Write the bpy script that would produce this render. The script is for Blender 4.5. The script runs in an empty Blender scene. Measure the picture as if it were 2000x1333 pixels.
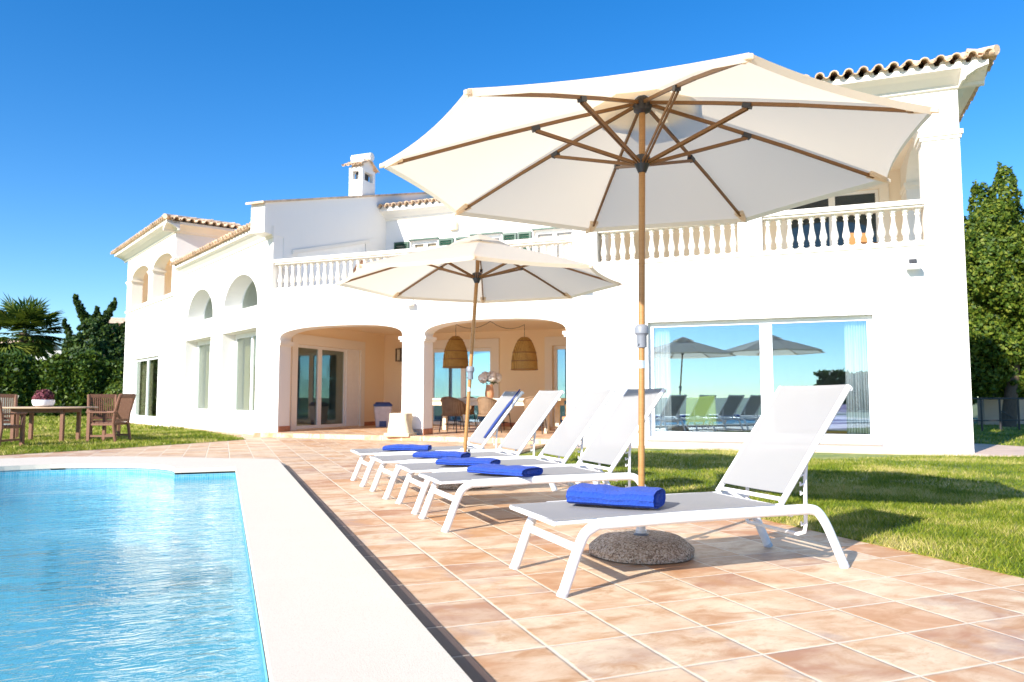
import bpy, bmesh, math, random
import numpy as np
from mathutils import Vector, Matrix
from mathutils.geometry import tessellate_polygon
R = math.radians
random.seed(7)
rng = np.random.default_rng(11)
SC = bpy.context.scene
COL = SC.collection

# ---------------------------------------------------------------- camera, world, sun, exposure
cam_d = bpy.data.cameras.new("camera"); cam = bpy.data.objects.new("camera", cam_d); COL.objects.link(cam)
cam.location = (0, 0, 0.95)
cam.rotation_euler = (R(90 + 4.328), 0, R(-21.05))
cam_d.sensor_width = 36; cam_d.lens = 26.28
cam_d.clip_start = 0.05; cam_d.clip_end = 5000
cam_d.dof.use_dof = True; cam_d.dof.focus_distance = 4.6; cam_d.dof.aperture_fstop = 4.0
SC.camera = cam
SUN = Vector((-1.71, -0.97, 1.0)).normalized()
SUN_EL = math.asin(SUN.z); SUN_ROT = math.atan2(SUN.x, SUN.y)
w = bpy.data.worlds.new("World"); SC.world = w; w.use_nodes = True
wn = w.node_tree.nodes; wl = w.node_tree.links; wn.clear()
sky = wn.new('ShaderNodeTexSky'); sky.sky_type = 'NISHITA'; sky.sun_disc = False
sky.sun_elevation = SUN_EL; sky.sun_rotation = SUN_ROT; sky.air_density = 1.0; sky.dust_density = 0.1; sky.ozone_density = 2.5
tcw = wn.new('ShaderNodeTexCoord'); va = wn.new('ShaderNodeVectorMath'); va.operation = 'ADD'; va.inputs[1].default_value = (0, 0, 0.03)
vn = wn.new('ShaderNodeVectorMath'); vn.operation = 'NORMALIZE'
wl.new(tcw.outputs['Generated'], va.inputs[0]); wl.new(va.outputs[0], vn.inputs[0]); wl.new(vn.outputs[0], sky.inputs['Vector'])
hs = wn.new('ShaderNodeHueSaturation'); hs.inputs['Saturation'].default_value = 1.4; hs.inputs['Hue'].default_value = 0.507
bg = wn.new('ShaderNodeBackground'); bg.inputs['Strength'].default_value = 0.125
wo = wn.new('ShaderNodeOutputWorld')
wl.new(sky.outputs[0], hs.inputs['Color']); wl.new(hs.outputs[0], bg.inputs[0]); wl.new(bg.outputs[0], wo.inputs[0])
sl = bpy.data.lights.new("sun", 'SUN'); sl.energy = 5.0; sl.angle = R(0.5); sl.color = (1.0, 0.95, 0.86)
so = bpy.data.objects.new("sun", sl); COL.objects.link(so)
so.rotation_euler = SUN.to_track_quat('Z', 'Y').to_euler(); so.location = (-20, -12, 20)
SC.view_settings.view_transform = 'Standard'; SC.view_settings.look = 'None'
SC.view_settings.gamma = 1.0; SC.view_settings.exposure = 0.92
SC.cycles.max_bounces = 14; SC.cycles.diffuse_bounces = 8; SC.cycles.transparent_max_bounces = 16

# ---------------------------------------------------------------- helpers
def tag(o, label=None, cat=None, group=None, kind=None):
    if label: o['label'] = label
    if cat: o['category'] = cat
    if group: o['group'] = group
    if kind: o['kind'] = kind
    return o

def empty(name, loc=(0, 0, 0), rz=0.0):
    o = bpy.data.objects.new(name, None); COL.objects.link(o)
    o.location = loc; o.rotation_euler = (0, 0, rz); o.empty_display_size = 0.2
    return o

def copy_tree(o, parent=None):
    c = o.copy(); COL.objects.link(c)
    if parent is not None: c.parent = parent
    for ch in list(o.children): copy_tree(ch, c)
    return c

class MB:
    def __init__(self): self.v = []; self.f = []
    def add(self, vs, fs):
        b = len(self.v); self.v += [tuple(x) for x in vs]; self.f += [tuple(i + b for i in f) for f in fs]; return self
    def box(self, x0, x1, y0, y1, z0, z1, M=None):
        vs = [(x, y, z) for z in (z0, z1) for y in (y0, y1) for x in (x0, x1)]
        if M is not None: vs = [M(*v) if callable(M) else tuple(M @ Vector(v)) for v in vs]
        return self.add(vs, [(0, 2, 3, 1), (4, 5, 7, 6), (0, 1, 5, 4), (2, 6, 7, 3), (0, 4, 6, 2), (1, 3, 7, 5)])
    def tube(self, pts, r, n=10, ry=None, up=None, caps=True):
        pts = [Vector(p) for p in pts]; m = len(pts)
        rr = r if isinstance(r, (list, tuple)) else [r] * m
        rb = None if ry is None else (ry if isinstance(ry, (list, tuple)) else [ry] * m)
        prev = None; rings = []
        for i, p in enumerate(pts):
            t = (pts[min(i + 1, m - 1)] - pts[max(i - 1, 0)]).normalized()
            if up is not None: a = Vector(up)
            elif prev is not None: a = prev
            else: a = Vector((0, 0, 1)) if abs(t.z) < 0.9 else Vector((1, 0, 0))
            b = t.cross(a)
            if b.length < 1e-6: b = t.cross(Vector((0.3, 1, 0.2)))
            b.normalize(); a = b.cross(t).normalized(); prev = a
            ra = rr[i]; rbb = ra if rb is None else rb[i]
            rings.append([p + a * (math.cos(2 * math.pi * k / n) * ra) + b * (math.sin(2 * math.pi * k / n) * rbb) for k in range(n)])
        vs = [v for ring in rings for v in ring]; fs = []
        for i in range(m - 1):
            for k in range(n):
                fs.append((i * n + k, i * n + (k + 1) % n, (i + 1) * n + (k + 1) % n, (i + 1) * n + k))
        if caps: fs.append(tuple(range(n))[::-1]); fs.append(tuple((m - 1) * n + k for k in range(n)))
        return self.add(vs, fs)
    def bar(self, p, q, w_, h_, up=(0, 0, 1)):
        p = Vector(p); q = Vector(q); t = (q - p).normalized(); b = t.cross(Vector(up)).normalized(); a = b.cross(t)
        vs = [c + b * (sx * w_ / 2) + a * (sz * h_ / 2) for c in (p, q) for sx, sz in ((-1, -1), (1, -1), (1, 1), (-1, 1))]
        return self.add(vs, [(3, 2, 1, 0), (4, 5, 6, 7), (0, 1, 5, 4), (1, 2, 6, 5), (2, 3, 7, 6), (3, 0, 4, 7)])
    def lathe(self, prof, n=24, c=(0, 0, 0), sx=1, sy=1, wob=None):
        m = len(prof); vs = []
        for r, z in prof:
            for k in range(n):
                a = 2 * math.pi * k / n; q = r if wob is None else r * wob(a, z)
                vs.append((c[0] + q * sx * math.cos(a), c[1] + q * sy * math.sin(a), c[2] + z))
        fs = [(i * n + k, i * n + (k + 1) % n, (i + 1) * n + (k + 1) % n, (i + 1) * n + k) for i in range(m - 1) for k in range(n)]
        if prof[0][0] > 1e-4: fs.append(tuple(range(n))[::-1])
        if prof[-1][0] > 1e-4: fs.append(tuple((m - 1) * n + k for k in range(n)))
        return self.add(vs, fs)
    def grid(self, P, closed=False):
        a = len(P); b = len(P[0]); vs = [p for row in P for p in row]
        fs = [(i * b + j, i * b + (j + 1) % b, (i + 1) * b + (j + 1) % b, (i + 1) * b + j) for i in range(a - 1) for j in range(b if closed else b - 1)]
        return self.add(vs, fs)
    def extrude(self, poly, f0, f1):
        """closed 2-D outline carried by two mapping functions (front, back)"""
        n = len(poly)
        vs = [f0(*p) for p in poly] + [f1(*p) for p in poly]
        fs = [tuple(range(n)), tuple(range(2 * n - 1, n - 1, -1))] + [(i, (i + 1) % n, n + (i + 1) % n, n + i) for i in range(n)]
        return self.add(vs, fs)
    def build(self, name, m, parent=None, smooth=None, bevel=0, loc=None, fix=True):
        me = bpy.data.meshes.new(name); me.from_pydata(self.v, [], self.f)
        if fix:
            bm = bmesh.new(); bm.from_mesh(me); bmesh.ops.recalc_face_normals(bm, faces=bm.faces); bm.to_mesh(me); bm.free()
        return link(name, me, m, parent, smooth, bevel, loc)

def link(name, me, m, parent=None, smooth=None, bevel=0, loc=None):
    if smooth:
        me.shade_smooth(); me.set_sharp_from_angle(angle=R(smooth))
    me.materials.append(m)
    o = bpy.data.objects.new(name, me); COL.objects.link(o)
    if parent is not None: o.parent = parent
    if loc: o.location = loc
    if bevel:
        b = o.modifiers.new("bevel", 'BEVEL'); b.width = bevel; b.segments = 2; b.limit_method = 'ANGLE'; b.angle_limit = R(50)
    return o

def slab(name, m, outline, holes, f0, f1, parent=None, smooth=None):
    """flat plate with openings: outline and holes in 2-D, f0/f1 map to the two faces"""
    bm = bmesh.new(); loops = [outline] + list(holes); flatp = [p for lp in loops for p in lp]
    tris = tessellate_polygon([[Vector((p[0], p[1], 0)) for p in lp] for lp in loops])
    A = [bm.verts.new(f0(*p)) for p in flatp]; B = [bm.verts.new(f1(*p)) for p in flatp]
    for t in tris:
        bm.faces.new([A[k] for k in t]); bm.faces.new([B[k] for k in t[::-1]])
    b = 0
    for lp in loops:
        n = len(lp)
        for i in range(n): bm.faces.new((A[b + i], A[b + (i + 1) % n], B[b + (i + 1) % n], B[b + i]))
        b += n
    bmesh.ops.remove_doubles(bm, verts=bm.verts, dist=1e-5)
    bmesh.ops.recalc_face_normals(bm, faces=bm.faces)
    me = bpy.data.meshes.new(name); bm.to_mesh(me); bm.free()
    return link(name, me, m, parent, smooth)

def npmesh(name, V, k, m, parent=None):
    """V: (n*k,3) vertices, consecutive k make one face"""
    me = bpy.data.meshes.new(name); n = len(V) // k
    me.vertices.add(len(V)); me.vertices.foreach_set("co", np.asarray(V, dtype=np.float32).ravel())
    me.loops.add(n * k); me.loops.foreach_set("vertex_index", np.arange(n * k, dtype=np.int32))
    me.polygons.add(n); me.polygons.foreach_set("loop_start", np.arange(0, n * k, k, dtype=np.int32))
    me.update(calc_edges=True); me.validate()
    return link(name, me, m, parent)

# ---------------------------------------------------------------- materials
class G:
    def __init__(s, name):
        s.m = bpy.data.materials.new(name); s.m.use_nodes = True; s.t = s.m.node_tree; s.t.nodes.clear()
        s.out = s.t.nodes.new('ShaderNodeOutputMaterial')
    def n(s, typ, **kw):
        nd = s.t.nodes.new(typ)
        for k, v in kw.items():
            if k.startswith('_'): setattr(nd, k[1:], v)
            else: s.set(nd, k.replace('__', ' '), v)
        return nd
    def set(s, nd, k, v):
        i = nd.inputs[int(k[1:])] if k[0] == 'i' and k[1:].isdigit() else nd.inputs[k]
        if isinstance(v, bpy.types.NodeSocket): s.t.links.new(v, i)
        elif isinstance(v, bpy.types.Node): s.t.links.new(v.outputs[0], i)
        else: i.default_value = v
    def obj(s): return s.n('ShaderNodeTexCoord').outputs['Object']
    def map(s, scale=(1, 1, 1), rot=(0, 0, 0), vec=None):
        return s.n('ShaderNodeMapping', Vector=vec or s.obj(), Scale=scale, Rotation=rot).outputs[0]
    def noise(s, scale, detail=4, rough=0.55, vec=None, dist=0):
        return s.n('ShaderNodeTexNoise', Vector=vec or s.obj(), Scale=scale, Detail=detail, Roughness=rough, Distortion=dist).outputs[0]
    def math(s, op, a, b=0.0, clamp=False):
        return s.n('ShaderNodeMath', _operation=op, _use_clamp=clamp, i0=a, i1=b).outputs[0]
    def ramp(s, fac, stops):
        nd = s.n('ShaderNodeValToRGB', Fac=fac); e = nd.color_ramp.elements
        while len(e) < len(stops): e.new(0.5)
        for i, (p, c) in enumerate(stops): e[i].position = p; e[i].color = (*c, 1) if len(c) == 3 else c
        return nd.outputs[0]
    def mix(s, fac, a, b, bt='MIX'):
        nd = s.n('ShaderNodeMix', _data_type='RGBA', _blend_type=bt)
        s.set(nd, 'i0', fac); s.set(nd, 'i6', a); s.set(nd, 'i7', b); return nd.outputs[2]
    def bump(s, h, strength=0.3, dist=0.01): return s.n('ShaderNodeBump', Height=h, Strength=strength, Distance=dist).outputs[0]
    def schlick(s, f0, normal=None):
        lw = s.n('ShaderNodeLayerWeight', Blend=0.5)
        if normal is not None: s.set(lw, 'Normal', normal)
        return s.math('ADD', f0, s.math('MULTIPLY', s.math('POWER', lw.outputs['Facing'], 5.0), 1 - f0), True)
    def pbr(s, **kw):
        nd = s.n('ShaderNodeBsdfPrincipled', **kw); s.t.links.new(nd.outputs[0], s.out.inputs[0]); return s.m
    def surf(s, sh): s.t.links.new(sh.outputs[0] if isinstance(sh, bpy.types.Node) else sh, s.out.inputs[0]); return s.m
def c4(c): return (*c, 1.0)

def m_plain(name, col, rough=0.5, metal=0.0, var=0.12, scale=8.0, bump=0.0, bscale=60.0):
    g = G(name); nz = g.noise(scale)
    lo = tuple(x * (1 - var) for x in col); hi = tuple(min(1, x * (1 + var)) for x in col)
    kw = dict(Roughness=rough, Metallic=metal); kw['Base Color'] = g.ramp(nz, [(0.3, lo), (0.7, hi)])
    nd = g.n('ShaderNodeBsdfPrincipled')
    for k, v in kw.items(): g.set(nd, k, v)
    if bump: g.set(nd, 'Normal', g.bump(g.noise(bscale, 3), bump, 0.004))
    return g.surf(nd)

def m_plaster(name, col):
    g = G(name); big = g.noise(0.9, 5, 0.6); st = g.noise(3.0, 4, 0.6, vec=g.map((1, 1, 0.22)))
    c = g.mix(g.math('MULTIPLY', big, 0.5), c4(col), c4(tuple(x * 0.94 for x in col)))
    c = g.mix(g.math('MULTIPLY', g.math('SUBTRACT', st, 0.55, True), 0.5), c, c4((col[0] * 0.85, col[1] * 0.82, col[2] * 0.76)))
    b = g.bump(g.noise(55, 4, 0.7), 0.25, 0.004)
    nd = g.n('ShaderNodeBsdfPrincipled', Roughness=0.85, Normal=b); g.set(nd, 'Base Color', c); return g.surf(nd)

def m_tiles(name, px, py, ox, oy):
    g = G(name); sep = g.n('ShaderNodeSeparateXYZ', Vector=g.obj())
    u = g.math('DIVIDE', g.math('SUBTRACT', sep.outputs[0], ox), px); v = g.math('DIVIDE', g.math('SUBTRACT', sep.outputs[1], oy), py)
    fu = g.math('FRACT', u); fv = g.math('FRACT', v); iu = g.math('FLOOR', u); iv = g.math('FLOOR', v)
    cell = g.n('ShaderNodeCombineXYZ', X=iu, Y=iv); wn_ = g.n('ShaderNodeTexWhiteNoise', _noise_dimensions='2D', Vector=cell)
    rnd = wn_.outputs[0]
    base = g.ramp(rnd, [(0.0, (0.55, 0.27, 0.11)), (0.25, (0.60, 0.36, 0.19)), (0.5, (0.50, 0.23, 0.10)), (0.68, (0.66, 0.45, 0.28)), (0.86, (0.40, 0.23, 0.16)), (1.0, (0.45, 0.19, 0.08))])
    # clouded firing marks, shifted and turned from tile to tile
    sh = g.n('ShaderNodeVectorMath', _operation='ADD', i0=g.obj(), i1=g.n('ShaderNodeVectorMath', _operation='SCALE', i0=wn_.outputs[1]).outputs[0])
    sc_ = [nd for nd in g.t.nodes if nd.bl_idname == 'ShaderNodeVectorMath' and nd.operation == 'SCALE'][0]; sc_.inputs['Scale'].default_value = 40.0
    cl = g.noise(3.6, 5, 0.58, vec=g.map((0.8, 1.15, 1), vec=sh.outputs[0]), dist=0.5)
    rgb = g.n('ShaderNodeSeparateColor', Color=wn_.outputs[1])
    pale = g.ramp(g.math('ADD', cl, g.math('MULTIPLY', g.math('SUBTRACT', rgb.outputs[2], 0.5), 0.20)), [(0.37, (0, 0, 0)), (0.66, (1, 1, 1))])
    c = g.mix(g.math('MULTIPLY', pale, 0.95), base, c4((0.77, 0.61, 0.42)))
    dk = g.noise(5.0, 6, 0.66, vec=g.map((0.75, 1.2, 1), (0, 0, 0.5), vec=sh.outputs[0]), dist=0.7)
    c = g.mix(g.ramp(dk, [(0.49, (0, 0, 0)), (0.68, (0.85, 0.85, 0.85))]), c, c4((0.45, 0.205, 0.07)))
    gy = g.noise(3.4, 4, 0.6, vec=g.map((1, 1, 1), (0, 0, 1.2), vec=sh.outputs[0]))
    c = g.mix(g.math('MULTIPLY', g.ramp(gy, [(0.52, (0, 0, 0)), (0.72, (0.7, 0.7, 0.7))]), g.math('GREATER_THAN', wn_.outputs[1] if False else g.n('ShaderNodeSeparateColor', Color=wn_.outputs[1]).outputs[1], 0.72)), c, c4((0.36, 0.27, 0.25)))
    fine = g.noise(120, 3, 0.75)
    grain = g.noise(34, 6, 0.78, vec=g.map((0.6, 1.5, 1), vec=sh.outputs[0]))
    c = g.mix(g.ramp(grain, [(0.53, (0, 0, 0)), (0.70, (0.55, 0.55, 0.55))]), c, c4((0.42, 0.22, 0.10)))
    c = g.mix(g.math('MULTIPLY', fine, 0.25), c, c4((0.40, 0.22, 0.12)))
    def edge(f): return g.math('MINIMUM', f, g.math('SUBTRACT', 1.0, f))
    wob = g.math('MULTIPLY', g.math('SUBTRACT', g.noise(30, 3), 0.5), 0.018)
    e = g.math('ADD', g.math('MINIMUM', edge(fu), edge(fv)), wob)
    gm = g.ramp(e, [(0.010, (1, 1, 1)), (0.020, (0, 0, 0))])
    c = g.mix(gm, c, g.mix(g.noise(14), c4((0.62, 0.52, 0.40)), c4((0.76, 0.66, 0.52))))
    hgt = g.math('ADD', g.ramp(e, [(0.008, (0, 0, 0)), (0.035, (1, 1, 1))]), g.math('MULTIPLY', cl, 0.35))
    nd = g.n('ShaderNodeBsdfPrincipled', Roughness=0.55, Normal=g.bump(hgt, 0.5, 0.006)); g.set(nd, 'Base Color', c); return g.surf(nd)

def m_wood(name, a, b, rough=0.5, sc=(3, 3, 40)):
    g = G(name); nz = g.noise(4, 5, 0.6, vec=g.map(sc), dist=0.5); n2 = g.noise(2.5)
    c = g.mix(g.math('MULTIPLY', n2, 0.6), g.ramp(nz, [(0.3, a), (0.7, b)]), c4(a))
    nd = g.n('ShaderNodeBsdfPrincipled', Roughness=rough, Normal=g.bump(nz, 0.2, 0.003)); g.set(nd, 'Base Color', c); return g.surf(nd)

def m_leaf(name, a, b, c_):
    g = G(name); ri = g.n('ShaderNodeNewGeometry').outputs['Random Per Island']; nz = g.noise(0.9, 3)
    f = g.math('ADD', g.math('MULTIPLY', ri, 0.65), g.math('MULTIPLY', nz, 0.4))
    c = g.ramp(f, [(0.2, a), (0.55, b), (0.9, c_)])
    d = g.n('ShaderNodeBsdfPrincipled', Roughness=0.55); g.set(d, 'Base Color', c); d.inputs['Specular IOR Level'].default_value = 0.3
    t = g.n('ShaderNodeBsdfTranslucent', Color=g.mix(0.35, c, c4((0.25, 0.32, 0.02))))
    return g.surf(g.n('ShaderNodeMixShader', i0=0.25, i1=d.outputs[0], i2=t.outputs[0]))

def m_fabric(name, col, transl=0.0, see=0.0, weave=400, tcol=None):
    g = G(name); wv = g.n('ShaderNodeTexChecker', Vector=g.obj(), Scale=weave).outputs[1]
    c = g.mix(g.math('MULTIPLY', g.noise(6, 4), 0.35), c4(col), c4(tuple(x * 0.9 for x in col)))
    nd = g.n('ShaderNodeBsdfPrincipled', Roughness=0.85, Normal=g.bump(g.math('ADD', wv, g.math('MULTIPLY', g.noise(5, 3), 2.0)), 0.1, 0.004)); g.set(nd, 'Base Color', c)
    s = nd.outputs[0]
    if transl: s = g.n('ShaderNodeMixShader', i0=transl, i1=s, i2=g.n('ShaderNodeBsdfTranslucent', Color=c4(tcol or col)).outputs[0]).outputs[0]
    if see: s = g.n('ShaderNodeMixShader', i0=see, i1=s, i2=g.n('ShaderNodeBsdfTransparent').outputs[0]).outputs[0]
    return g.surf(s)

def m_glass(name, refl=0.30, tint=(0.80, 0.90, 0.92), rcol=(0.62, 0.84, 1.0)):
    g = G(name); f = g.schlick(0.04 + refl)
    wv = g.bump(g.noise(0.7, 2), 0.02, 0.02)
    return g.surf(g.n('ShaderNodeMixShader', i0=f, i1=g.n('ShaderNodeBsdfTransparent', Color=c4(tint)).outputs[0], i2=g.n('ShaderNodeBsdfGlossy', Color=c4(rcol), Roughness=0.0, Normal=wv).outputs[0]))

def m_water(name):
    g = G(name)
    v1 = g.map((0.9, 2.2, 1), (0, 0, R(-28))); v2 = g.map((1, 1.6, 1), (0, 0, R(18)))
    a = g.noise(1.3, 2, 0.5, vec=v1, dist=0.5); b = g.noise(7.5, 3, 0.55, vec=v1, dist=0.9); c = g.noise(22, 2, 0.5, vec=v2)
    h = g.math('ADD', g.math('MULTIPLY', a, 1.1), g.math('ADD', g.math('MULTIPLY', b, 0.50), g.math('MULTIPLY', c, 0.07)))
    nb = g.bump(h, 1.0, 0.020)
    fr = g.schlick(0.025, nb)
    body = g.n('ShaderNodeMixShader', i0=0.42, i1=g.n('ShaderNodeBsdfTransparent', Color=(0.82, 0.97, 0.96, 1)).outputs[0], i2=g.n('ShaderNodeBsdfDiffuse', Color=(0.14, 0.47, 0.55, 1), Normal=nb).outputs[0])
    return g.surf(g.n('ShaderNodeMixShader', i0=fr, i1=body.outputs[0], i2=g.n('ShaderNodeBsdfGlossy', Color=(1, 1, 1, 1), Roughness=0.01, Normal=nb).outputs[0]))

def m_mosaic(name, p=0.028):
    g = G(name); sep = g.n('ShaderNodeSeparateXYZ', Vector=g.obj())
    fs = []; ids = []
    for i in range(3):
        u = g.math('DIVIDE', g.math('ADD', sep.outputs[i], 50.0037), p); f = g.math('FRACT', u); ids.append(g.math('FLOOR', u)); fs.append(g.math('MINIMUM', f, g.math('SUBTRACT', 1.0, f)))
    nrm = g.n('ShaderNodeSeparateXYZ', Vector=g.n('ShaderNodeNewGeometry').outputs['Normal'])
    ms = [g.math('ADD', fs[i], g.math('MULTIPLY', g.math('ABSOLUTE', nrm.outputs[i]), g.math('GREATER_THAN', g.math('ABSOLUTE', nrm.outputs[i]), 0.75))) for i in range(3)]
    e = g.math('MINIMUM', ms[0], g.math('MINIMUM', ms[1], ms[2]))
    cell = g.n('ShaderNodeCombineXYZ', X=ids[0], Y=ids[1], Z=ids[2]); wn_ = g.n('ShaderNodeTexWhiteNoise', _noise_dimensions='3D', Vector=cell).outputs[0]
    c = g.ramp(wn_, [(0.0, (0.06, 0.32, 0.45)), (0.5, (0.09, 0.38, 0.50)), (1.0, (0.14, 0.44, 0.55))])
    c = g.mix(g.ramp(e, [(0.05, (1, 1, 1)), (0.10, (0, 0, 0))]), c, c4((0.30, 0.48, 0.55)))
    nd = g.n('ShaderNodeBsdfPrincipled', Roughness=0.25); g.set(nd, 'Base Color', c); return g.surf(nd)

def m_coping(name):
    g = G(name); sp = g.n('ShaderNodeTexVoronoi', Vector=g.obj(), Scale=190).outputs[0]; nz = g.noise(160, 3, 0.7); bg_ = g.noise(2.2, 5, 0.6)
    c = g.mix(g.ramp(sp, [(0.12, (1, 1, 1)), (0.3, (0, 0, 0))]), c4((0.69, 0.61, 0.505)), c4((0.36, 0.28, 0.20)))
    c = g.mix(g.math('MULTIPLY', bg_, 0.35), c, c4((0.58, 0.485, 0.37)))
    nd = g.n('ShaderNodeBsdfPrincipled', Roughness=0.85, Normal=g.bump(g.math('ADD', nz, sp), 0.22, 0.002)); g.set(nd, 'Base Color', c); return g.surf(nd)

def m_grass(name, blades):
    g = G(name); a = g.noise(0.9, 3, 0.55); b = g.noise(3.4, 4, 0.65)
    f = g.math('ADD', g.math('MULTIPLY', a, 0.85), g.math('SUBTRACT', g.math('MULTIPLY', b, 0.55), 0.18))
    if blades: f = g.math('ADD', f, g.math('MULTIPLY', g.math('SUBTRACT', g.n('ShaderNodeNewGeometry').outputs['Random Per Island'], 0.5), 0.28))
    c = g.ramp(f, [(0.34, (0.085, 0.135, 0.008)), (0.48, (0.19, 0.25, 0.014)), (0.58, (0.30, 0.31, 0.03)), (0.68, (0.56, 0.47, 0.17))])
    nd = g.n('ShaderNodeBsdfPrincipled', Roughness=0.6); nd.inputs['Specular IOR Level'].default_value = 0.25
    if not blades:
        g.set(nd, 'Normal', g.bump(g.noise(60, 4, 0.7), 0.8, 0.03)); c = g.mix(0.35, c, c4((0.09, 0.10, 0.02)))
    g.set(nd, 'Base Color', c)
    if not blades: return g.surf(nd)
    return g.surf(g.n('ShaderNodeMixShader', i0=0.3, i1=nd.outputs[0], i2=g.n('ShaderNodeBsdfTranslucent', Color=c).outputs[0]))

def m_concrete(name):
    g = G(name); v = g.n('ShaderNodeTexVoronoi', Vector=g.obj(), Scale=120, Randomness=1.0); col = v.outputs['Color']
    s = g.n('ShaderNodeSeparateColor', Color=col).outputs[0]
    c = g.ramp(s, [(0.0, (0.14, 0.09, 0.06)), (0.35, (0.46, 0.33, 0.23)), (0.7, (0.66, 0.52, 0.39)), (1.0, (0.80, 0.70, 0.58))])
    c = g.mix(g.math('MULTIPLY', g.noise(5, 4), 0.5), c, c4((0.40, 0.28, 0.18)))
    nd = g.n('ShaderNodeBsdfPrincipled', Roughness=0.9, Normal=g.bump(v.outputs[0], 0.9, 0.006)); g.set(nd, 'Base Color', c); return g.surf(nd)

def m_terry(name, col):
    g = G(name); nz = g.noise(110, 3, 0.85); b2 = g.noise(26, 4, 0.7)
    c = g.mix(nz, c4(tuple(x * 0.35 for x in col)), c4(tuple(min(1, x * 1.6) for x in col)))
    nd = g.n('ShaderNodeBsdfPrincipled', Roughness=0.95, Normal=g.bump(g.math('ADD', nz, g.math('MULTIPLY', b2, 2.0)), 1.0, 0.012)); g.set(nd, 'Base Color', c)
    nd.inputs['Sheen Weight'].default_value = 0.08; return g.surf(nd)

def m_wicker(name, a, b):
    g = G(name); sep = g.n('ShaderNodeSeparateXYZ', Vector=g.obj())
    wz = g.n('ShaderNodeTexWave', _bands_direction='Z', Vector=g.obj(), Scale=14, Distortion=1.5).outputs[1]
    wx = g.n('ShaderNodeTexWave', _bands_direction='X', Vector=g.obj(), Scale=10, Distortion=1.0).outputs[1]
    h = g.math('MULTIPLY', wz, wx); nz = g.noise(9, 4)
    c = g.ramp(g.math('ADD', g.math('MULTIPLY', h, 0.6), g.math('MULTIPLY', nz, 0.45)), [(0.15, a), (0.75, b)])
    nd = g.n('ShaderNodeBsdfPrincipled', Roughness=0.7, Normal=g.bump(h, 0.7, 0.01)); g.set(nd, 'Base Color', c); return g.surf(nd)

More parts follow.
